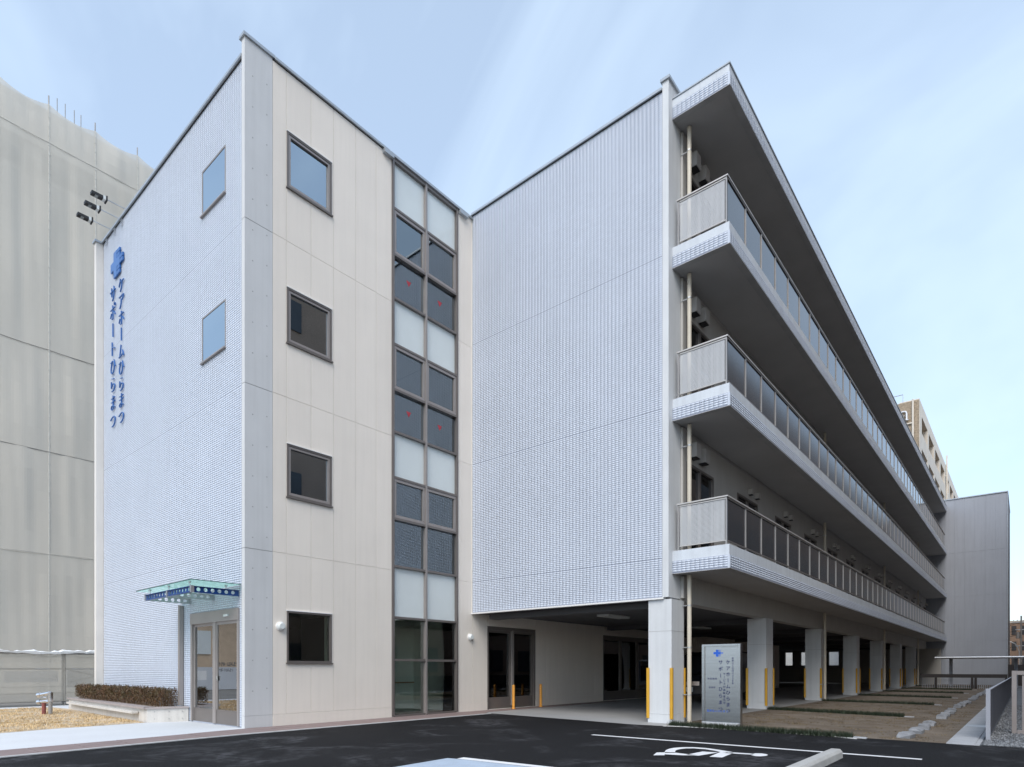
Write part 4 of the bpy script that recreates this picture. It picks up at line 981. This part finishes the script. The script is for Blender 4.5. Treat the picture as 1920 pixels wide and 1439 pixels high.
# bicycle shelter and long low rail at the far end
sh = thing('bicycle_shelter', 'long low metal shelter roof on thin posts before the grey annex', 'shelter', (10, 44, 0))
part('roof', MB().box(7.35, 16, 42.6, 44.4, 1.86, 1.93), SHELT, sh)
part('edge_gutter', MB().cyl((7.35, 42.55, 1.93), (16, 42.55, 1.93), .06, 10), SHELT, sh)
for x in (8.1, 11.45, 14.8): part('post', MB().box(x-.09, x+.09, 44.0, 44.16, 0, 1.858), SIDING, sh)
lr = thing('low_rail', 'dark brown low rail screen in front of the bicycle shelter', 'rail', (9, 40, 0))
part('top_board', MB().box(6.85, 11.1, 39.95, 40.05, .66, .88), DKBRN, lr)
for x in (7.65, 9.45, 9.62, 11.05): part('post', MB().box(x-.06, x+.06, 39.96, 40.04, 0, .658), DKBRN, lr)
mw = MB()
for k in range(46): mw.box(6.9+.09*k, 6.9+.09*k+.03, 40.3, 40.32, 0, .62)
tag(part('mesh_infill', mw, SIDING, lr), kind='stuff')
bw_ = thing('boundary_wall', 'dark low boundary wall behind the bicycle shelter', 'wall', (14, 50, 0)); part('wall', MB().box(10.95, 24, 49.9, 50.1, 0, 1.5), DKBRN, bw_)

# dark car under the wing
car = thing('parked_car', 'dark van parked deep under the building behind the first column', 'van', (2.8, 16.8, 0))
cb = MB().extr([(14.500, .28), (14.520, .75), (14.750, .98), (15.400, 1.06), (16.000, 1.72), (16.400, 1.84), (18.500, 1.86), (18.800, 1.75), (18.900, .95), (18.900, .28)], 'x', 2.0, 3.7)
part('body', cb, CARP, car, bevel=.05)
part('windscreen', MB().quad((2.11, 15.460, 1.09), (3.59, 15.460, 1.09), (3.51, 15.950, 1.66), (2.19, 15.950, 1.66)), M("car_glass", (.05, .055, .06), .05, spec=.9), car)
for x in (2.06, 3.44): 
    for yv in (15.300, 18.100): part('wheel', MB().cyl((x, yv, .31), (x+.2, yv, .31), .31, 18), BLACK, car)
    part('headlight', MB().box(x-.03, x+.2, 14.490, 14.600, .72, .86), LAMPW, car)
part('grille', MB().box(2.45, 3.25, 14.485, 14.520, .62, .76), CHROME, car)
part('number_plate', MB().box(2.69, 3.02, 14.475, 14.500, .40, .56), LAMPW, car)

# ------------------------------------------------------------------ neighbours
# high building wrapped in scaffold netting
sc = thing('scaffolded_building', 'tall building site wrapped in grey beige scaffold netting with laced seams', 'building', (-25.6, 2, 0))
XN = -25.6; SW = 2.0; ys0 = 2.58-SW*2; ncol = 13
rows = [(0, 1.84), (1.86, 6.96), (6.98, 12.08), (12.10, 17.19), (17.21, 27.6), (27.62, 29.55)]
def netmesh(h, seed, top=False):
    r = random.Random(seed); nx_, nz_ = 20, max(3, int(h/1.0)); mb = MB(); ph = [r.uniform(0, 6) for _ in range(4)]
    def P(i, j):
        u, w = i/nx_, j/nz_; e = math.sin(math.pi*u)*(.35+.65*math.sin(math.pi*w))
        d = .05*e*(math.sin(3*u+ph[0])+math.sin(2.2*w*h/3+ph[1])) + .02*math.sin(9*u+ph[2])*e + .012*math.sin(19*u+2*w+ph[3])*e
        z = w*h
        if top: z -= w*(.24*4*u*(1-u))
        return (d, u*SW, z)
    for i in range(nx_):
        for j in range(nz_): mb.quad(P(i, j), P(i+1, j), P(i+1, j+1), P(i, j+1))
    m = mb.mesh('net_sheet', NET); m.shade_smooth(); return m
for ri, (z0, z1) in enumerate(rows):
    var_ = [netmesh(z1-z0, 10*ri+s, ri == 5) for s in range(3)]
    for c in range(ncol): inst('net_sheet', var_[(c*2+ri) % 3], sc, (XN, ys0+SW*c, z0))
lacem = MB()
for i in range(62):
    z = .2+i*.47; lacem.box(.01, .03, -.035, .035, z, z+.05)
lacem.box(.0, .02, -.018, .018, 0, 29.5); lacem = lacem.mesh('lacing', LACE)
polem = MB().cyl((-.05, 0, 0), (-.05, 0, 30.0), .03, 8).mesh('scaffold_pole', TUBE)
for c in range(ncol+1): inst('lacing', lacem, sc, (XN, ys0+SW*c, 0)); inst('scaffold_pole', polem, sc, (XN, ys0+SW*c, 0))
for z in (1.85, 6.97, 12.09, 17.20, 27.61):
    mb = MB()
    for c in range(ncol): mb.tube([(XN+.02, ys0+SW*(c+t/4), z-.03*math.sin(math.pi*t/4)) for t in range(5)], .012, 6)
    part('seam_cord', mb, ROPE if z > 10 and z < 27 else LACE, sc)
part('building_wall', MB().box(-34, XN-1.3, ys0, ys0+SW*ncol, 0, 26.55), GREYW, sc)
part('penthouse_wall', MB().box(-34, XN-1.2, ys0, ys0+SW*ncol, 28.0, 30.1), GREYW, sc)
for c in range(ncol): 
    if c % 3 != 1: continue
    part('stair_core', MB().box(-30, XN-1.3, ys0+SW*c+1.3, ys0+SW*(c+1)-.0, 26.55, 28.0), GREYW, sc)
fr = MB()
for c in range(ncol):
    a = ys0+SW*c; fr.tube([(XN-.7, a+.05, 26.2), (XN-.7, a+SW-.05, 27.5)], .025, 6).tube([(XN-.7, a+.05, 27.5), (XN-.7, a+SW-.05, 26.2)], .025, 6).tube([(XN-.7, a, 26.85), (XN-.7, a+SW, 26.85)], .03, 6)
part('scaffold_brace', fr, TUBE, sc)
tp = MB()
for k, yv in enumerate((3.2, 3.55, 3.95, 4.25)): tp.cyl((XN-1.2, yv, 29.0), (XN-1.2, yv, 31.0-.05*k), .02, 6)
part('roof_rods', tp, TUBE, sc)

# low netted site fence with white tarpaulin
sf = thing('site_fence', 'low scaffold fence hung with grey netting under a white tarpaulin', 'fence', (-12.5, 2, 0))
for c in range(10):
    a = -3.6+1.83*c; mb = MB(); r = random.Random(c)
    for i in range(8):
        for j in range(6):
            def P(i, j): 
                u, w = i/8, j/6; return (-12.5+.035*math.sin(math.pi*u)*math.sin(4*w+c)+.012*math.sin(11*u+5*w), a+1.82*u, .13+1.55*w)
            mb.quad(P(i, j), P(i+1, j), P(i+1, j+1), P(i, j+1))
    part('net_sheet', mb, NETF, sf, smooth=True)
for c in range(11): part('post', MB().cyl((-12.56, -3.6+1.83*c, 0), (-12.56, -3.6+1.83*c, 1.74), .024, 8), TUBE, sf)
part('rail', MB().cyl((-12.54, -3.6, 1.20), (-12.54, 14.7, 1.20), .024, 8).cyl((-12.54, -3.6, .62), (-12.54, 14.7, .62), .010, 6).cyl((-12.54, -3.6, 1.70), (-12.54, 14.7, 1.70), .024, 8).cyl((-12.54, -3.6, .14), (-12.54, 14.7, .14), .024, 8), TUBE, sf)
mb = MB(); r = random.Random(4); n_ = 170
prof = []
for i in range(n_+1):
    yv = -3.7+18.4*i/n_; hgt = 1.80+.025*math.sin(yv*1.9)+.025*math.sin(yv*6.3+1)+r.uniform(-.02, .035); dr = 1.70+.02*math.sin(yv*3.1)+r.uniform(-.015, .015)
    prof.append([(-12.44, yv, dr), (-12.40, yv, (hgt+dr)/2+.02), (-12.52, yv, hgt), (-12.9, yv, hgt-.03), (-13.3, yv, hgt-.10)])
for a, b in zip(prof, prof[1:]):
    for k in range(4): mb.quad(a[k], a[k+1], b[k+1], b[k])
part('tarpaulin', mb, TARP, sf, smooth=True)
for c in range(5):
    a = -3.4+3.66*c; part('cross_brace', MB().tube([(-13.2, a+.1, .75), (-13.2, a+1.7, 1.15)], .018, 6).tube([(-13.2, a+.1, 1.15), (-13.2, a+1.7, .75)], .018, 6), TUBE, sf)
    part('inner_panel', MB().box(-13.6, -13.55, a-1.6, a-.15, .75, 1.12), PALEW, sf); part('inner_panel', MB().box(-13.6, -13.55, a+.1, a+1.9, .55 if c % 2 else .78, 1.16), PALEW, sf)
    part('inner_post', MB().box(-13.3, -13.2, a-.12, a-.02, 0, 1.7), TUBE, sf)

# apartment block behind
ap = thing('apartment_block', 'cream and brown apartment block with deep balcony openings behind the wing', 'building', (4.3, 62, 0))
part('end_wall', MB().box(-14, 4.28, 62.0, 62.3, 0, 26.3), BRICKT, ap)
part('recess_wall', MB().box(-14, 2.7, 62.3, 107, 0, 26.2), CREAMI, ap)
part('parapet', MB().box(2.7, 4.3, 62.302, 107, 25.3, 26.5), CREAM, ap)
part('corner_pier', MB().box(3.9, 4.32, 62.302, 63.86, 0, 25.298), CREAM, ap)
for f in range(8):
    zt = 23.72-3.08*f; part('balcony_front', MB().box(4.15, 4.30, 63.862, 107, zt-1.5, zt), CREAM, ap); part('balcony_floor', MB().box(2.7, 4.148, 63.862, 107, zt-1.5, zt-1.2), CREAMI, ap)
for b_ in range(8):
    yv = 68.4+5.62*b_; part('pier', MB().box(2.7, 4.31, yv, yv+1.1, 0, 25.298), CREAM, ap)
wm = MB().box(-.05, 0, 0, 1.7, 0, 2.0).mesh('window', DARKI); wpm = MB().box(0, .01, .06, 1.64, .06, 1.94).mesh('pane', GLASSU)
for f in range(4):
    for b_ in range(7):
        w = inst('window', wm, ap, (2.76, 64.6+5.62*b_ if b_ else 64.8, 22.5-3.08*f)); inst('pane', wpm, w, (2.765, 64.6+5.62*b_ if b_ else 64.8, 22.5-3.08*f))
part('facade_pipe', MB().cyl((4.42, 86.6, 18), (4.42, 86.6, 27.6), .09, 8).cyl((4.42, 86.6, 25.1), (2.8, 86.6, 25.1), .08, 8), CREAM, ap)
part('end_wall_pipe', MB().cyl((3.83, 61.9, 0), (3.83, 61.9, 26.4), .08, 8).cyl((3.83, 61.9, 24.2), (3.3, 61.9, 24.2), .07, 8), CREAM, ap)
part('roof_rail', MB().tube([(-2, 62.3, 26.3), (-2, 62.3, 27.2), (3.0, 62.3, 27.2), (3.0, 62.3, 26.3)], .035, 6), STEEL, ap)
letter('roof_letter', 'a', ap, (3.18, 61.86, 25.0), 2.2, M("white_sign_letter", (.72, .74, .78), .4), .08)

# distant things at the right edge
fb_ = thing('distant_flats', 'pale brown flats far beyond the shelter roof at the right edge', 'building', (12, 110, 0))
part('wall', MB().box(6, 22, 110, 118, 0, 7.9), BROWNB, fb_); part('parapet', MB().box(5.9, 22, 109.9, 118, 7.9, 8.25), CREAM, fb_)
for f in range(3):
    for b_ in range(6): part('window', MB().box(10.3+1.05*b_ , 10.85+1.05*b_, 109.93, 109.99, 1.6+2.3*f, 2.9+2.3*f), DARKI, fb_)
tw_ = thing('stair_tower', 'mauve roof tower rising behind the distant flats', 'tower', (14, 125, 0)); part('shaft', MB().box(11.85, 15, 125, 128, 0, 11.2), MAUVE, tw_); part('lower_block', MB().box(11.5, 15, 124.5, 124.95, 0, 9.2), MAUVE, tw_)
up = thing('utility_pole', 'concrete utility pole with crossarms at the right edge', 'utility pole', (11.55, 75, 0))
part('pole', MB().cyl((11.55, 75, 0), (11.55, 75, 6.6), .10, 10, .07), TUBE, up)
for z, w in ((5.95, .75), (5.2, .45), (3.55, .45)): part('crossarm', MB().box(11.55-w, 11.55+w, 74.95, 75.05, z-.04, z+.04), STEEL, up)
part('transformer', MB().cyl((11.30, 74.9, 4.3), (11.30, 74.9, 4.95), .17, 12), TUBE, up)
part('insulators', MB().cyl((10.95, 75, 5.99), (10.95, 75, 6.2), .04, 6).cyl((11.25, 75, 5.99), (11.25, 75, 6.2), .04, 6).cyl((12.1, 75, 5.99), (12.1, 75, 6.2), .04, 6), LAMPW, up)
for i, (z, s) in enumerate(((5.95, .5), (5.2, .35), (4.7, .3), (3.55, .25))):
    solo('overhead_wire', MB().tube([(11.5-4*t*1.2, 75+t*6, z-s*math.sin(math.pi*t)) for t in np.linspace(0, 1, 8)], .02, 5), BLACK, 'black overhead wire running left from the utility pole, %s of four' % ('highest', 'second', 'third', 'lowest')[i], 'wire', group='overhead wires')
sl_ = thing('street_lamp', 'white arched street lamp before the distant flats', 'street lamp', (11.4, 76, 0))
part('post', MB().tube([(11.4, 76, 0), (11.4, 76, 2.9), (11.3, 76, 3.4), (11.05, 76, 3.8), (10.7, 76, 4.0), (10.3, 76, 4.1)], .05, 8), WHITE, sl_); part('lamp_head', MB().box(9.9, 10.35, 75.9, 76.1, 4.06, 4.16), WHITE, sl_)

# pale yard wall and neighbour seen through the covered parking
nb = thing('yard_building', 'pale low building seen through the covered parking', 'building', (-4, 62, 0)); part('wall', MB().box(-30, 1.95, 57, 61, 0, 4.5), LIGHTW, nb)
# ------------------------------------------------------------------ across the lane: only seen in reflections and in the light they take away
ob = thing('opposite_block', 'brown tall block facing the balconies across the lane', 'building', (22, 30, 0))
part('wall', MB().box(18.5, 30, 3, 170, 0, 23), BROWNB, ob); part('parapet', MB().box(18.45, 30, 2.95, 170, 23, 23.4), CREAM, ob)
for f in range(7):
    for b_ in range(40): part('window', MB().box(18.43, 18.49, 4+3.4*b_, 5.5+3.4*b_, 1.0+3.1*f, 2.6+3.1*f), DARKI, ob)
bh = thing('brown_house', 'brown gabled house reflected in the entrance door', 'house', (-34, -18, 0))
part('wall', MB().box(-40, -31, -26, -7.5, 0, 6.2), M("tan_house_wall", (.62, .47, .33), .8, var=.08), bh)
part('roof', MB().extr([(-42, 6.0), (-35.5, 9.2), (-30, 6.0), (-30, 6.2), (-35.5, 9.5), (-42, 6.2)], 'y', -27, -7), DARKI, bh)
for yv in (-12, -17): part('window', MB().box(-30.99, -30.93, yv-.8, yv+.8, 2.2, 3.8), LAMPW, bh)
yw = thing('street_wall', 'grey street wall reflected in the entrance door', 'wall', (-24, -12, 0)); part('wall', MB().box(-24.1, -23.9, -30, -4.5, 0, 1.3), WALK, yw)

bpy.data.objects.remove(_to); bpy.data.curves.remove(_tc)
